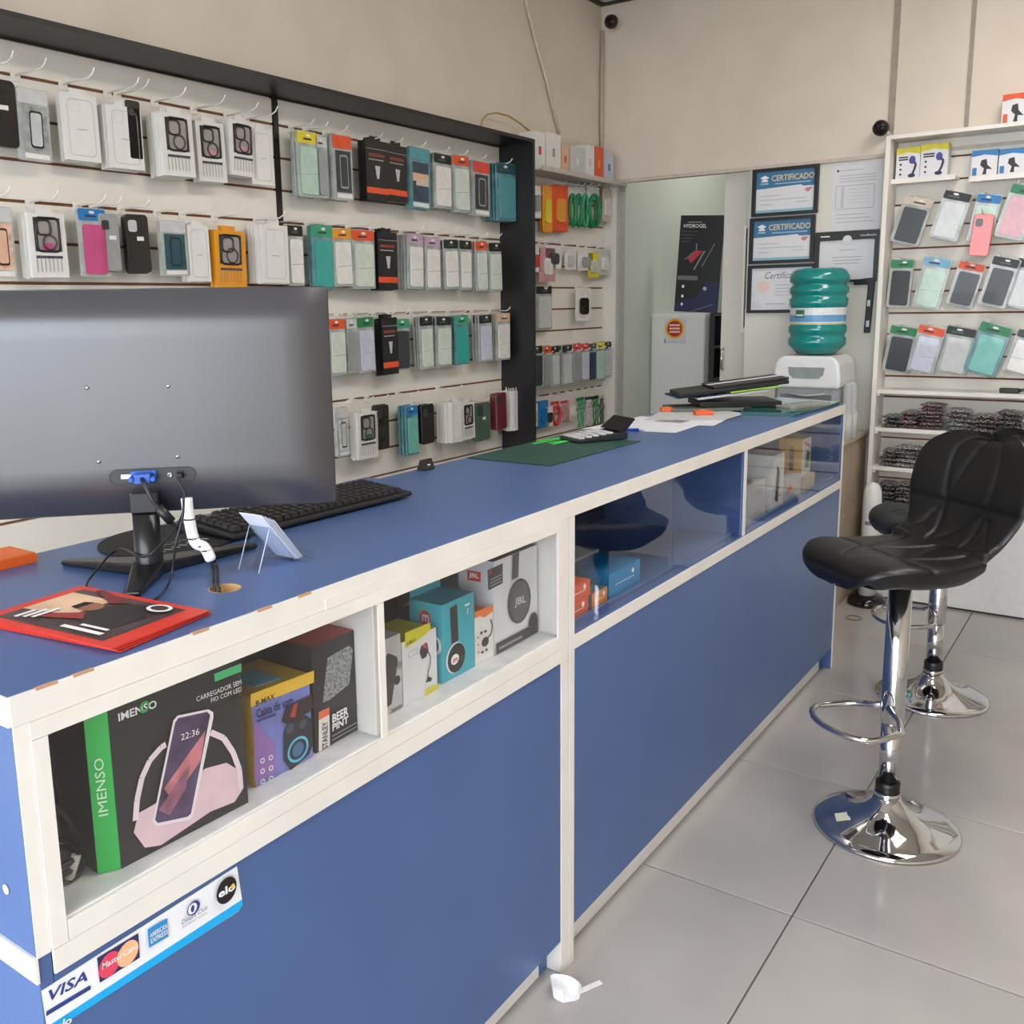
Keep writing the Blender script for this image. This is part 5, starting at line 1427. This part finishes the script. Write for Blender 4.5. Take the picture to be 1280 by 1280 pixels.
def hang_row(items, where, gz, dist=0.07, plane=XS, axis=0, thick=0.014, hookl=0.12, lean=0.0, grp=''):
    """items: (pxL, pxR, pyT, pyB, kind, c1, c2, n behind); pixel box of the front face"""
    for k, it in enumerate(items):
        a, b, c, e, kind, c1, c2, nb = it[:8]
        th = {'box': 0.013, 'win': 0.014, 'torch': 0.012, 'case': 0.011, 'card': 0.012, 'ring': 0.024, 'tubecable': 0.012}.get(kind, thick)
        fd = max(dist, 0.022 + nb * (th + 0.002) + th)
        if axis == 0:
            X = plane + fd
            pm_ = (a + b) / 2, (c + e) / 2
            y = onx(*pm_, X)[1]; wd = abs(onx(b, pm_[1], X)[1] - onx(a, pm_[1], X)[1])
            z1, z0 = onx(pm_[0], c, X)[2], onx(pm_[0], e, X)[2]
            base = Vector((X - th, y, z1)); rz = 0.0; step = Vector((-(th + 0.0015), 0, 0)); hp = Vector((plane, y, gz if gz and abs(gz - z1) < 0.05 else z1 + 0.004))
        else:
            fd += 0.042 * (k % 2)
            Y = plane - fd
            pm_ = (a + b) / 2, (c + e) / 2
            x = ony(*pm_, Y)[0]; wd = abs(ony(b, pm_[1], Y)[0] - ony(a, pm_[1], Y)[0])
            z1, z0 = ony(pm_[0], c, Y)[2], ony(pm_[0], e, Y)[2]
            base = Vector((x, Y + th, z1)); rz = -math.pi / 2; step = Vector((0, th + 0.0015, 0)); hp = Vector((x, plane, gz if gz and abs(gz - z1) < 0.05 else z1 + 0.004))
        h = z1 - z0
        roll = it[8] if len(it) > 8 else random.uniform(-0.02, 0.035)
        pos = '%s on %s' % (ORD[k], where)
        lab = describe(kind, c1, c2) + ', ' + pos
        t = thing('hanging_pack', lab, 'pack', base, (0, lean, rz), group=grp or 'packs hanging on the slat walls')
        if axis: roll = -roll; t.location.x += h / 2 * math.sin(-roll); base = t.location.copy(); t.rotation_euler = (roll, lean, rz); t.rotation_mode = 'XYZ'
        else: t.rotation_euler = (roll, lean, 0)
        pack(t, kind, wd, h, th, c1, c2)
        for j in range(nb):
            q = dup(t); q.location = base + step * (j + 1) + (Vector((0, random.uniform(-0.006, 0.004), random.uniform(-0.004, 0.002))) if axis == 0 else Vector((random.uniform(-0.004, 0.004), 0, random.uniform(-0.004, 0.002))))
            q['label'] = ('spare pack hanging behind the front one, ' + pos)
            q['group'] = 'spares behind ' + pos
        hook('white wire hook, ' + pos, hp, max(hookl, fd + 0.03), rz)


G = lambda k: G0 - GP * k
hang_row([(-18, 22, 99, 183, 'case', 'black', 'tag', 1), (24, 63, 112, 201, 'img', 'grey', 'lgrey', 0), (80, 123, 113, 201, 'box', 'white', 'none', 1), (136, 178, 128, 211, 'box', 'white', 'none', 2),
          (160, 177, 126, 199, 'case', 'black', 'none', 0), (202, 241, 137, 220, 'win', 'white', 'none', 4), (246, 281, 148, 227, 'win', 'white', 'rose', 1), (288, 320, 147, 220, 'win', 'white', 'rose', 2), (316, 341, 157, 231, 'box', 'white', 'none', 0)],
         'top row left of black strip', G(0), 0.075, hookl=0.16)
hang_row([(-16, 18, 258, 348, 'img', 'peach', 'lgrey', 0), (37, 83, 261, 347, 'win', 'white', 'pink', 2), (101, 136, 260, 346, 'bag', 'pink', 'blue', 0), (126, 150, 267, 339, 'case', 'grey', 'tag', 1),
          (158, 187, 268, 341, 'case', 'black', 'tag', 1), (201, 234, 276, 345, 'img', 'dteal', 'lgrey', 0), (236, 262, 277, 352, 'box', 'white', 'none', 2), (270, 308, 284, 359, 'win', 'amber', 'none', 1), (329, 361, 277, 354, 'box', 'white', 'none', 4)],
         'second row left of black strip', G(3), 0.075, hookl=0.15)
R2 = 'row right of black strip'
hang_row([(374, 399, 164, 246, 'bag', 'mint', 'yellow', 2), (397, 411, 170, 247, 'bag', 'grey', 'lgrey', 0), (416, 440, 169, 250, 'img', 'dark', 'orange', 2), (458, 485, 176, 251, 'torch', 'black', 'orange', 2), (485, 509, 182, 253, 'torch', 'black', 'orange', 0),
          (513, 538, 185, 261, 'img', 'navy', 'aqua', 1), (544, 566, 192, 260, 'bag', 'white', 'black', 2), (567, 588, 194, 265, 'bag', 'lmint', 'orange', 1), (591, 612, 202, 270, 'img', 'dark', 'coral', 1), (622, 646, 204, 276, 'bag', 'aqua', 'dteal', 4)],
         'top ' + R2, G(0), 0.085)
hang_row([(361, 381, 281, 357, 'bag', 'white', 'black', 1), (392, 418, 281, 362, 'bag', 'teal', 'lgreen', 1), (417, 441, 285, 358, 'bag', 'white', 'amber', 1), (442, 470, 287, 361, 'bag', 'lmint', 'orange', 2), (473, 497, 290, 362, 'torch', 'black', 'orange', 2),
          (512, 531, 292, 361, 'bag', 'white', 'lilac', 3), (533, 552, 296, 362, 'bag', 'white', 'lilac', 1), (556, 574, 299, 361, 'bag', 'white', 'black', 2), (576, 591, 300, 362, 'bag', 'white', 'black', 1), (596, 610, 301, 364, 'bag', 'lmint', 'orange', 2), (612, 628, 303, 364, 'bag', 'lmint', 'black', 1)],
         'second ' + R2, G(3), 0.085)
hang_row([(413, 434, 398, 469, 'bag', 'lmint', 'orange', 1), (435, 448, 398, 466, 'bag', 'grey', 'lgrey', 1), (448, 469, 396, 466, 'bag', 'lav', 'green', 1), (478, 497, 397, 468, 'torch', 'black', 'orange', 2), (496, 514, 398, 463, 'bag', 'dark', 'lgreen', 1), (526, 542, 395, 461, 'bag', 'lmint', 'black', 2),
          (547, 566, 395, 458, 'bag', 'lmint', 'black', 2), (570, 587, 394, 456, 'bag', 'teal', 'lgreen', 2), (600, 616, 393, 452, 'bag', 'lav', 'black', 2), (622, 639, 391, 450, 'bag', 'white', 'peach', 2)],
         'third ' + R2, G(6), 0.085)
hang_row([(421, 436, 509, 571, 'img', 'lgrey', 'lgrey', 0), (448, 473, 511, 573, 'win', 'white', 'green', 2), (470, 487, 506, 562, 'case', 'black', 'none', 1), (509, 524, 507, 569, 'bag', 'turq', 'blue', 2), (527, 543, 505, 555, 'case', 'black', 'none', 1),
          (565, 578, 499, 553, 'box', 'white', 'none', 5), (578, 593, 500, 549, 'win', 'white', 'none', 0), (595, 613, 503, 551, 'case', 'olive', 'tag', 1), (620, 633, 491, 537, 'case', 'maroon', 'none', 2), (642, 657, 485, 537, 'box', 'white', 'none', 4)],
         'bottom ' + R2, G(9), 0.085)

# white bay beyond the black end board
W3 = 'row beyond the black board'
hang_row([(668, 678, 232, 272, 'card', 'white', 'grey', 1), (680, 692, 232, 290, 'card', 'amber', 'yellow', 1), (692, 712, 231, 289, 'card', 'orange', 'amber', 1), (714, 722, 233, 284, 'ring', 'green', 'white', 0), (722, 730, 233, 284, 'ring', 'green', 'white', 0), (730, 738, 233, 285, 'ring', 'lgreen', 'white', 0),
          (738, 753, 233, 285, 'ring', 'green', 'white', 1), (755, 766, 236, 277, 'card', 'beige', 'white', 0)], 'upper ' + W3, G(1), 0.06, hookl=0.09)
hang_row([(668, 677, 309, 340, 'card', 'white', 'red', 0), (676, 696, 310, 352, 'card', 'rose', 'white', 0), (684, 704, 308, 336, 'card', 'white', 'dark', 1), (708, 722, 312, 337, 'card', 'white', 'lgrey', 0), (724, 743, 314, 338, 'card', 'white', 'grey', 1), (737, 750, 316, 347, 'card', 'yellow', 'lgrey', 0), (751, 765, 312, 344, 'card', 'lgrey', 'white', 0)],
         'second ' + W3, G(3), 0.06, hookl=0.09)
hang_row([(671, 691, 357, 412, 'bag', 'lgrey', 'black', 1), (722, 741, 360, 401, 'card', 'white', 'black', 0)], 'middle ' + W3, G(5), 0.06, hookl=0.09)
hang_row([(667, 679, 432, 484, 'bag', 'dark', 'black', 0), (680, 690, 432, 483, 'bag', 'grey', 'orange', 1), (690, 700, 432, 483, 'bag', 'lgrey', 'black', 0), (704, 716, 431, 481, 'bag', 'lgrey', 'black', 1), (717, 727, 429, 477, 'bag', 'grey', 'coral', 0), (727, 737, 429, 476, 'bag', 'lav', 'coral', 0), (737, 746, 429, 476, 'bag', 'navy', 'navy', 0),
          (746, 757, 427, 475, 'bag', 'mint', 'yellow', 1), (757, 765, 427, 471, 'bag', 'lgrey', 'black', 0)], 'fourth ' + W3, G(8), 0.07, hookl=0.09)
hang_row([(667, 674, 505, 534, 'card', 'white', 'lgrey', 0), (675, 687, 501, 535, 'card', 'blue', 'blue', 1), (684, 693, 508, 533, 'card', 'white', 'dark', 0), (693, 703, 502, 532, 'ring', 'red', 'red', 0), (703, 712, 501, 528, 'tubecable', 'rose', 'red', 0), (713, 722, 499, 525, 'card', 'beige', 'white', 0),
          (722, 732, 497, 534, 'tubecable', 'lgreen', 'green', 0), (733, 741, 496, 532, 'tubecable', 'lgrey', 'dark', 0), (741, 750, 495, 531, 'tubecable', 'green', 'black', 0), (750, 756, 494, 530, 'tubecable', 'olive', 'lgrey', 0)], 'bottom ' + W3, G(10), 0.05, hookl=0.08)

# small shelf at the top of that bay with boxes
zs = onx(712, 221, XS + 0.1)[2]
t = thing('slat_shelf', 'clear acrylic shelf at the top of the narrow bay', 'shelf', (XS, 4.03, zs))
MB().box(0.0005, 0.15, -0.42, 0.50, -0.006, 0.0).build('plate', m(196, 190, 184, 0.2, var=0.02, clear=0.3), t)
MB().box(0.1502, 0.153, -0.42, 0.50, -0.006, 0.018).build('front_lip', m(206, 200, 194, 0.2, var=0.02, clear=0.4), t)
for k, (a, b, tp, c, lb_, mk) in enumerate(((669, 681, 165, 'white', 'tall white box with red arrow at the left end of the top shelf', 'red'), (683, 701, 167, 'white', 'wide white box second on the top shelf of the narrow bay', 'grey'),
                                            (702, 711, 181, 'peach', 'copper coloured tube box between the white boxes', 'coral'), (713, 731, 184, 'lgrey', 'grey white box in the middle of the top shelf', 'white'), (732, 743, 182, 'white', 'narrow white box beside the orange one', 'lgrey'),
                                            (744, 754, 184, 'orange', 'bright orange box near the right end of the top shelf', 'amber'), (756, 767, 190, 'lav', 'small pale box with blue stripe at the top shelf end', 'blue'))):
    X = XS + 0.12
    ya, yb = onx(a, 200, X)[1], onx(b, 200, X)[1]; h = onx((a + b) / 2, tp, X)[2] - zs
    t = thing('shelf_box', lb_, 'box', (X, (ya + yb) / 2, zs + 0.0005), group='boxes on the small acrylic shelf')
    MB().box(-0.09, 0, -(yb - ya) / 2, (yb - ya) / 2, 0, h).build('carton', cm(c, var=0.03), t)
    pr = Print(fx, 0.0003); pr.rect(-0.012, h * 0.4, 0.012, h * 0.62, cm(mk)); pr.build('front_print', None, t)

# ================================================================== WHITE SHELF UNIT ON THE BACK WALL
YF_, YP_ = 4.372, 4.530
XL = -0.145; XE = 1.15
t = thing('shelf_unit', 'white shelf unit with slatted back full of phone accessories', 'shelf unit', (XL, YB - 0.006, 0))
U = lambda n_, x0, x1, y0, y1, z0, z1, mt: MB().box(x0 - XL, x1 - XL, y0 - YB + 0.006, y1 - YB + 0.006, z0, z1).build(n_, mt, t)
U('side_panel', XL, XL + 0.02, YF_, YB - 0.007, 0.001, 2.205, WHITE); U('side_panel', XE, XE + 0.02, YF_, YB - 0.007, 0.001, 2.205, WHITE)
U('top_board', XL + 0.0205, XE - 0.0005, YF_, YB - 0.007, 2.188, 2.205, WHITE)
U('slat_backing', XL + 0.0205, XE - 0.0005, YP_ + 0.008, YB - 0.007, 0.47, 2.1875, MDF)
RP, RG = 0.1015, 2.1062


def slat_back(parent, x0, x1, z0, z1, mat):
    if z1 - z0 > 0.01: U('slat', x0, x1, YP_, YP_ + 0.007, z0, z1, mat)


slats(t, XL + 0.0205, XE - 0.0005, 0.47, 2.1875, RG, RP, SLAT, slat_back)
for z in (1.035, 0.852, 0.662, 0.477):
    U('shelf_board', XL + 0.021, XE - 0.001, YF_ + 0.004, YP_ - 0.001, z - 0.018, z, WHITE)
    U('shelf_bracket', XL + 0.022, XL + 0.035, YF_ + 0.01, YF_ + 0.035, z - 0.03, z - 0.0185, WHITE)
U('base_cabinet', XL + 0.021, XE - 0.001, YF_ + 0.004, YB - 0.008, 0.012, 0.4585, m(216, 216, 214, 0.4, var=0.02))
U('base_plinth', XL + 0.021, XE - 0.001, YF_ + 0.02, YB - 0.01, 0.0005, 0.0115, BLK)

# boxes on little trays and on top
for k, (x0, x1, tp, bt, cc, lb_) in enumerate(((1120, 1150, 188, 224, 'yellow', 'white and yellow holder box at the left end of the shelf unit'), (1150, 1185, 183, 221, 'yellow', 'white and yellow holder box second from the left in the shelf unit'),
                                               (1214, 1247, 191, 221, 'blue', 'white and blue holder box on the second small tray'), (1248, 1282, 189, 218, 'blue', 'white and blue holder box at the right image edge tray'),
                                               (1247, 1281, 121, 153, 'orange', 'white and orange holder box standing on top of the shelf unit'))):
    Yk = YP_ - 0.085
    a, b = ony(x0, 205, Yk)[0], ony(x1, 205, Yk)[0]
    zt_ = ony((x0 + x1) / 2, tp, Yk)[2]; zb_ = ony((x0 + x1) / 2, bt, Yk)[2] if k < 4 else 2.2055
    t2 = thing('holder_box', lb_, 'box', ((a + b) / 2, Yk, zb_), group='holder boxes on the shelf unit')
    w_ = b - a - 0.002; h = zt_ - zb_
    MB().box(-w_ / 2, w_ / 2, 0, 0.07, 0, h).build('carton', m(222, 222, 226, 0.4, var=0.02), t2)
    MB().box(-w_ / 2, w_ / 2, -0.0003, 0.0703, h + 0.0003, h + 0.012).build('lid', cm(cc), t2)
    pr = Print(fy, 0.0004)
    pr.pl([(-w_ / 2, h * 0.86), (0, h * 0.93), (w_ / 2, h * 0.84), (w_ / 2, h), (-w_ / 2, h)], cm(cc))
    if cc == 'yellow':
        for i in range(2): pr.rect(-w_ * 0.4, h * (0.74 - 0.08 * i), 0, h * (0.79 - 0.08 * i), INK)
        for i in range(3): pr.el(-w_ * 0.3, h * (0.18 + 0.17 * i), 0.005, 0.005, INK)
        pr.line([(w_ * 0.2, h * 0.66), (w_ * 0.34, h * 0.5), (w_ * 0.28, h * 0.3), (w_ * 0.18, h * 0.12)], 0.01, m(40, 42, 80, 0.5, var=0)); pr.el(w_ * 0.18, h * 0.66, 0.014, 0.018, m(70, 66, 150, 0.5, var=0)); pr.el(w_ * 0.18, h * 0.12, 0.016, 0.009, m(40, 42, 80, 0.5, var=0))
    else:
        pr.pl([(-w_ * 0.12, h * 0.7), (w_ * 0.08, h * 0.74), (w_ * 0.12, h * 0.5), (w_ * 0.32, h * 0.3), (w_ * 0.1, h * 0.32), (w_ * 0.1, h * 0.1), (-w_ * 0.06, h * 0.1), (0, h * 0.35), (-w_ * 0.16, h * 0.5)], INK)
        pr.rect(-w_ * 0.45, h * 0.08, -w_ * 0.28, h * 0.4, cm(cc))
    pr.build('front_print', None, t2)
    if k in (0, 2):
        xa, xb = (a - 0.012, a + 0.26) if k == 0 else (a - 0.004, a + 0.3)
        t3 = thing('slat_tray', ('left', 'right')[k // 2] + ' small white tray hooked on the slats under the holder boxes', 'tray', (xa, YP_ - 0.001, zb_ - 0.0005), group='slat trays')
        MB().box(0, xb - xa, -0.10, -0.0005, -0.012, 0).build('tray', WHITE, t3)
        MB().box(0, xb - xa, -0.1035, -0.1005, -0.018, 0.004).build('tray_lip', WHITE, t3)

RW = 'row of the white shelf unit'
hang_row([(1120, 1158, 247, 306, 'bag', 'dark', 'beige', 1, 0.27), (1170, 1206, 240, 300, 'bag', 'lgrey', 'black', 1, 0.27), (1214, 1246, 243, 303, 'bag', 'mint', 'blue', 1, 0.17), (1214, 1239, 268, 320, 'case', 'coral', 'none', 0, 0.08), (1252, 1290, 232, 299, 'bag', 'rose', 'green', 1, 0.27)],
         'upper ' + RW, None, 0.09, YP_, 1, grp='packs hanging on the shelf unit')
hang_row([(1110, 1139, 324, 384, 'bag', 'black', 'green', 1, 0.05), (1147, 1182, 322, 386, 'bag', 'mint', 'sky', 1, 0.2), (1190, 1224, 328, 384, 'bag', 'dark', 'orange', 1, 0.24), (1231, 1266, 322, 384, 'bag', 'black', 'black', 1, 0.24), (1261, 1294, 325, 386, 'bag', 'lgrey', 'black', 1, 0.27)],
         'second ' + RW, None, 0.09, YP_, 1, grp='packs hanging on the shelf unit')
hang_row([(1107, 1141, 408, 466, 'bag', 'dark', 'green', 2, 0.15), (1140, 1174, 408, 467, 'bag', 'lav', 'orange', 2, 0.22), (1176, 1214, 409, 468, 'bag', 'lgrey', 'black', 2, 0.18), (1214, 1255, 406, 470, 'bag', 'turq', 'green', 2, 0.27), (1262, 1296, 414, 469, 'bag', 'white', 'dark', 1, 0.27)],
         'third ' + RW, None, 0.09, YP_, 1, grp='packs hanging on the shelf unit')

# bagged goods in heaps on the shelves
BM = {'maroon': bag_mat('bag_maroon', (70, 24, 36), (150, 96, 110), (226, 214, 218)), 'black': bag_mat('bag_black', (18, 18, 20), (52, 54, 58), (190, 194, 198)),
      'silver': bag_mat('bag_silver', (70, 72, 74), (150, 152, 152), (236, 238, 240)), 'mixed': bag_mat('bag_mixed', (24, 22, 24), (110, 84, 88), (214, 210, 206))}
BAGS = []
for s_ in range(4):
    rnd = random.Random(s_); b = MB(); NX, NY = 10, 7; top_, bot_ = [], []
    for j in range(NY + 1):
        for i in range(NX + 1):
            u, v = -1 + 2 * i / NX, -1 + 2 * j / NY
            e = (max(0, 1 - u ** 4) * max(0, 1 - v ** 4)) ** 0.5
            jx, jy = rnd.uniform(-0.05, 0.05), rnd.uniform(-0.05, 0.05)
            top_.append(((u + jx * (abs(u) > 0.9)) * 0.5, (v + jy) * 0.5, 0.32 + e * (0.55 + rnd.uniform(-0.12, 0.13)))); bot_.append((u * 0.5, v * 0.5, 0.32 - e * 0.3))
    ff = [(j * (NX + 1) + i, j * (NX + 1) + i + 1, (j + 1) * (NX + 1) + i + 1, (j + 1) * (NX + 1) + i) for j in range(NY) for i in range(NX)]
    b.add(top_, ff, None, True); b.add(bot_, [q[::-1] for q in ff], None, True)
    BAGS.append(b)
ST = ['first', 'second', 'third', 'fourth', 'fifth', 'sixth', 'seventh']
LV = ['bottom', 'second', 'third', 'fourth', 'fifth', 'sixth', 'seventh', 'eighth']
meshes = {}
for sh, (z, py, name, stacks) in enumerate(((0.852, 520, 'upper bag shelf', ((1116, 22, 3, 'black'), (1139, 24, 4, 'maroon'), (1165, 30, 7, 'maroon'), (1199, 30, 5, 'silver'), (1231, 28, 4, 'mixed'), (1264, 34, 5, 'black'))),
                                            (0.662, 570, 'middle bag shelf', ((1113, 22, 4, 'mixed'), (1136, 34, 5, 'silver'), (1168, 26, 3, 'mixed'), (1205, 34, 4, 'maroon'), (1245, 34, 3, 'black'))),
                                            (0.477, 620, 'lowest bag shelf', ((1110, 22, 5, 'black'), (1134, 30, 6, 'mixed'), (1164, 28, 5, 'black'), (1200, 30, 4, 'maroon'))))):
    for k, (px, pw, n_, c) in enumerate(stacks):
        Yk = YF_ + 0.07
        x = ony(px, py, Yk)[0]; w_ = pw * 0.0034
        zz = z + 0.0006
        for l in range(n_):
            hb = 0.018 if n_ > 5 else 0.021
            c_ = c if l % 4 != 3 else 'mixed'
            key = ((k + l) % 4, c_)
            if key not in meshes:
                o = BAGS[key[0]].build('bagged_goods', BM[c_]); meshes[key] = o.data
            else:
                o = bpy.data.objects.new('bagged_goods', meshes[key]); COL.objects.link(o)
            o.location = (x + random.uniform(-0.003, 0.005), Yk + random.uniform(-0.008, 0.008), zz)
            o.scale = (w_, 0.105, hb / 0.95); o.rotation_euler = (random.uniform(-0.03, 0.03) * (l > 0), random.uniform(-0.05, 0.05) * (l > 0), random.uniform(-0.16, 0.16))
            tag(o, '%s bagged goods, %s layer of the %s heap on the %s' % (c_, LV[l], ST[k], name), 'bag', 'bagged goods on the shelf unit')
            zz += hb
P = ony(1268, 487, YF_ + 0.05)
t = thing('black_holder', 'small black phone clamp lying on the empty shelf board', 'clamp', (P[0], YF_ + 0.06, 1.0355))
MB().box(-0.06, 0.02, -0.015, 0.015, 0, 0.022).build('clamp_body', BLK, t, bevel=0.004); MB().tube([(0.02, 0, 0.011), (0.05, 0, 0.02), (0.09, 0, 0.012)], 0.008, 8).build('clamp_arm', STEEL, t)

# brown ring stain on the floor near the dispenser, built as a thin ring
P = onz(1067, 773, 0)
tag(MB().tube([(0.034 * math.cos(a), 0.034 * math.sin(a), 0) for a in [2 * math.pi * i / 24 for i in range(24)]], 0.002, 6, closed=True).build('ring_stain', m(112, 92, 66, 0.6), loc=(P[0], P[1], 0.0026)),
    'thin brown ring stain on the floor tiles', 'ring')

# ================================================================== sub-parts: marks, fittings and fixings belong to the piece that carries them
CARRY = {'front_print': ('carton', 'pouch'), 'side_print': ('carton',), 'label_print': ('carton',), 'corner_print': ('carton',), 'band_print': ('carton',), 'picture_print': ('carton', 'pouch'),
         'spot_print': ('carton',), 'outline_print': ('carton',), 'camera_ring': ('carton',), 'magnet_ring': ('carton',), 'bumper_frame': ('carton',), 'hang_tab': ('carton',), 'top_flap': ('carton',),
         'header_print': ('header_card',), 'crease': ('phone_case',), 'camera_cutout': ('shell',), 'price_tag': ('shell',), 'blister': ('card',), 'print': ('sheet', 'board'),
         'bright_print': ('mat_sheet',), 'pad_print': ('pad',), 'keycaps': ('body',), 'keys': ('body',), 'plug_screw': ('plug',), 'ferrite': ('cord',), 'tip': ('barrel',),
         'pull_handle': ('leaf',), 'pane_moulding': ('leaf',), 'lens': ('camera_ball',), 'rubber_collar': ('column',), 'foot_ring': ('sleeve',), 'base_collar': ('base',), 'paper_label': ('base', 'body'),
         'divider_edge': ('divider',), 'tap': ('tap_recess',), 'control_window': ('head',), 'warning_sticker': ('door',), 'spine_lettering': ('green_spine',), 'diffuser': ('housing',), 'strap': ('cover',),
         'leaves': ('cover',), 'hole_liner': ('board',), 'band_chip': ('edge_band',), 'loose_strip': ('edge_band',), 'video_port': ('port_recess',), 'audio_port': ('port_recess',), 'power_port': ('port_recess',),
         'recess_rim': ('port_recess',), 'screen': ('bezel',), 'mount_screw': ('back_shell',), 'tray_lip': ('tray',), 'shelf_rail': ('display_shelf',), 'front_lip': ('display_shelf', 'plate'), 'base_plinth': ('base_cabinet',),
         'clip_mark': ('clip_body',), 'sleeve_print': ('block',), 'zip': ('pouch',), 'buckle': ('strap',), 'dark_marking': ('column',), 'wrap_gap': ('wrap',), 'polished_edge': ('rest_plate',)}
for o in [o for o in bpy.data.objects if o.parent is not None and o.parent.parent is None]:
    nm = o.name.split('.')[0]
    for cand in CARRY.get(nm, ()):
        hit = next((c for c in o.parent.children if c.name.split('.')[0] == cand and c is not o), None)
        if hit is not None and not (nm == 'loose_strip' and 'paper' in o.parent.name):
            mb_ = hit.matrix_basis.copy()
            o.parent = hit; o.matrix_parent_inverse = mb_.inverted()
            break
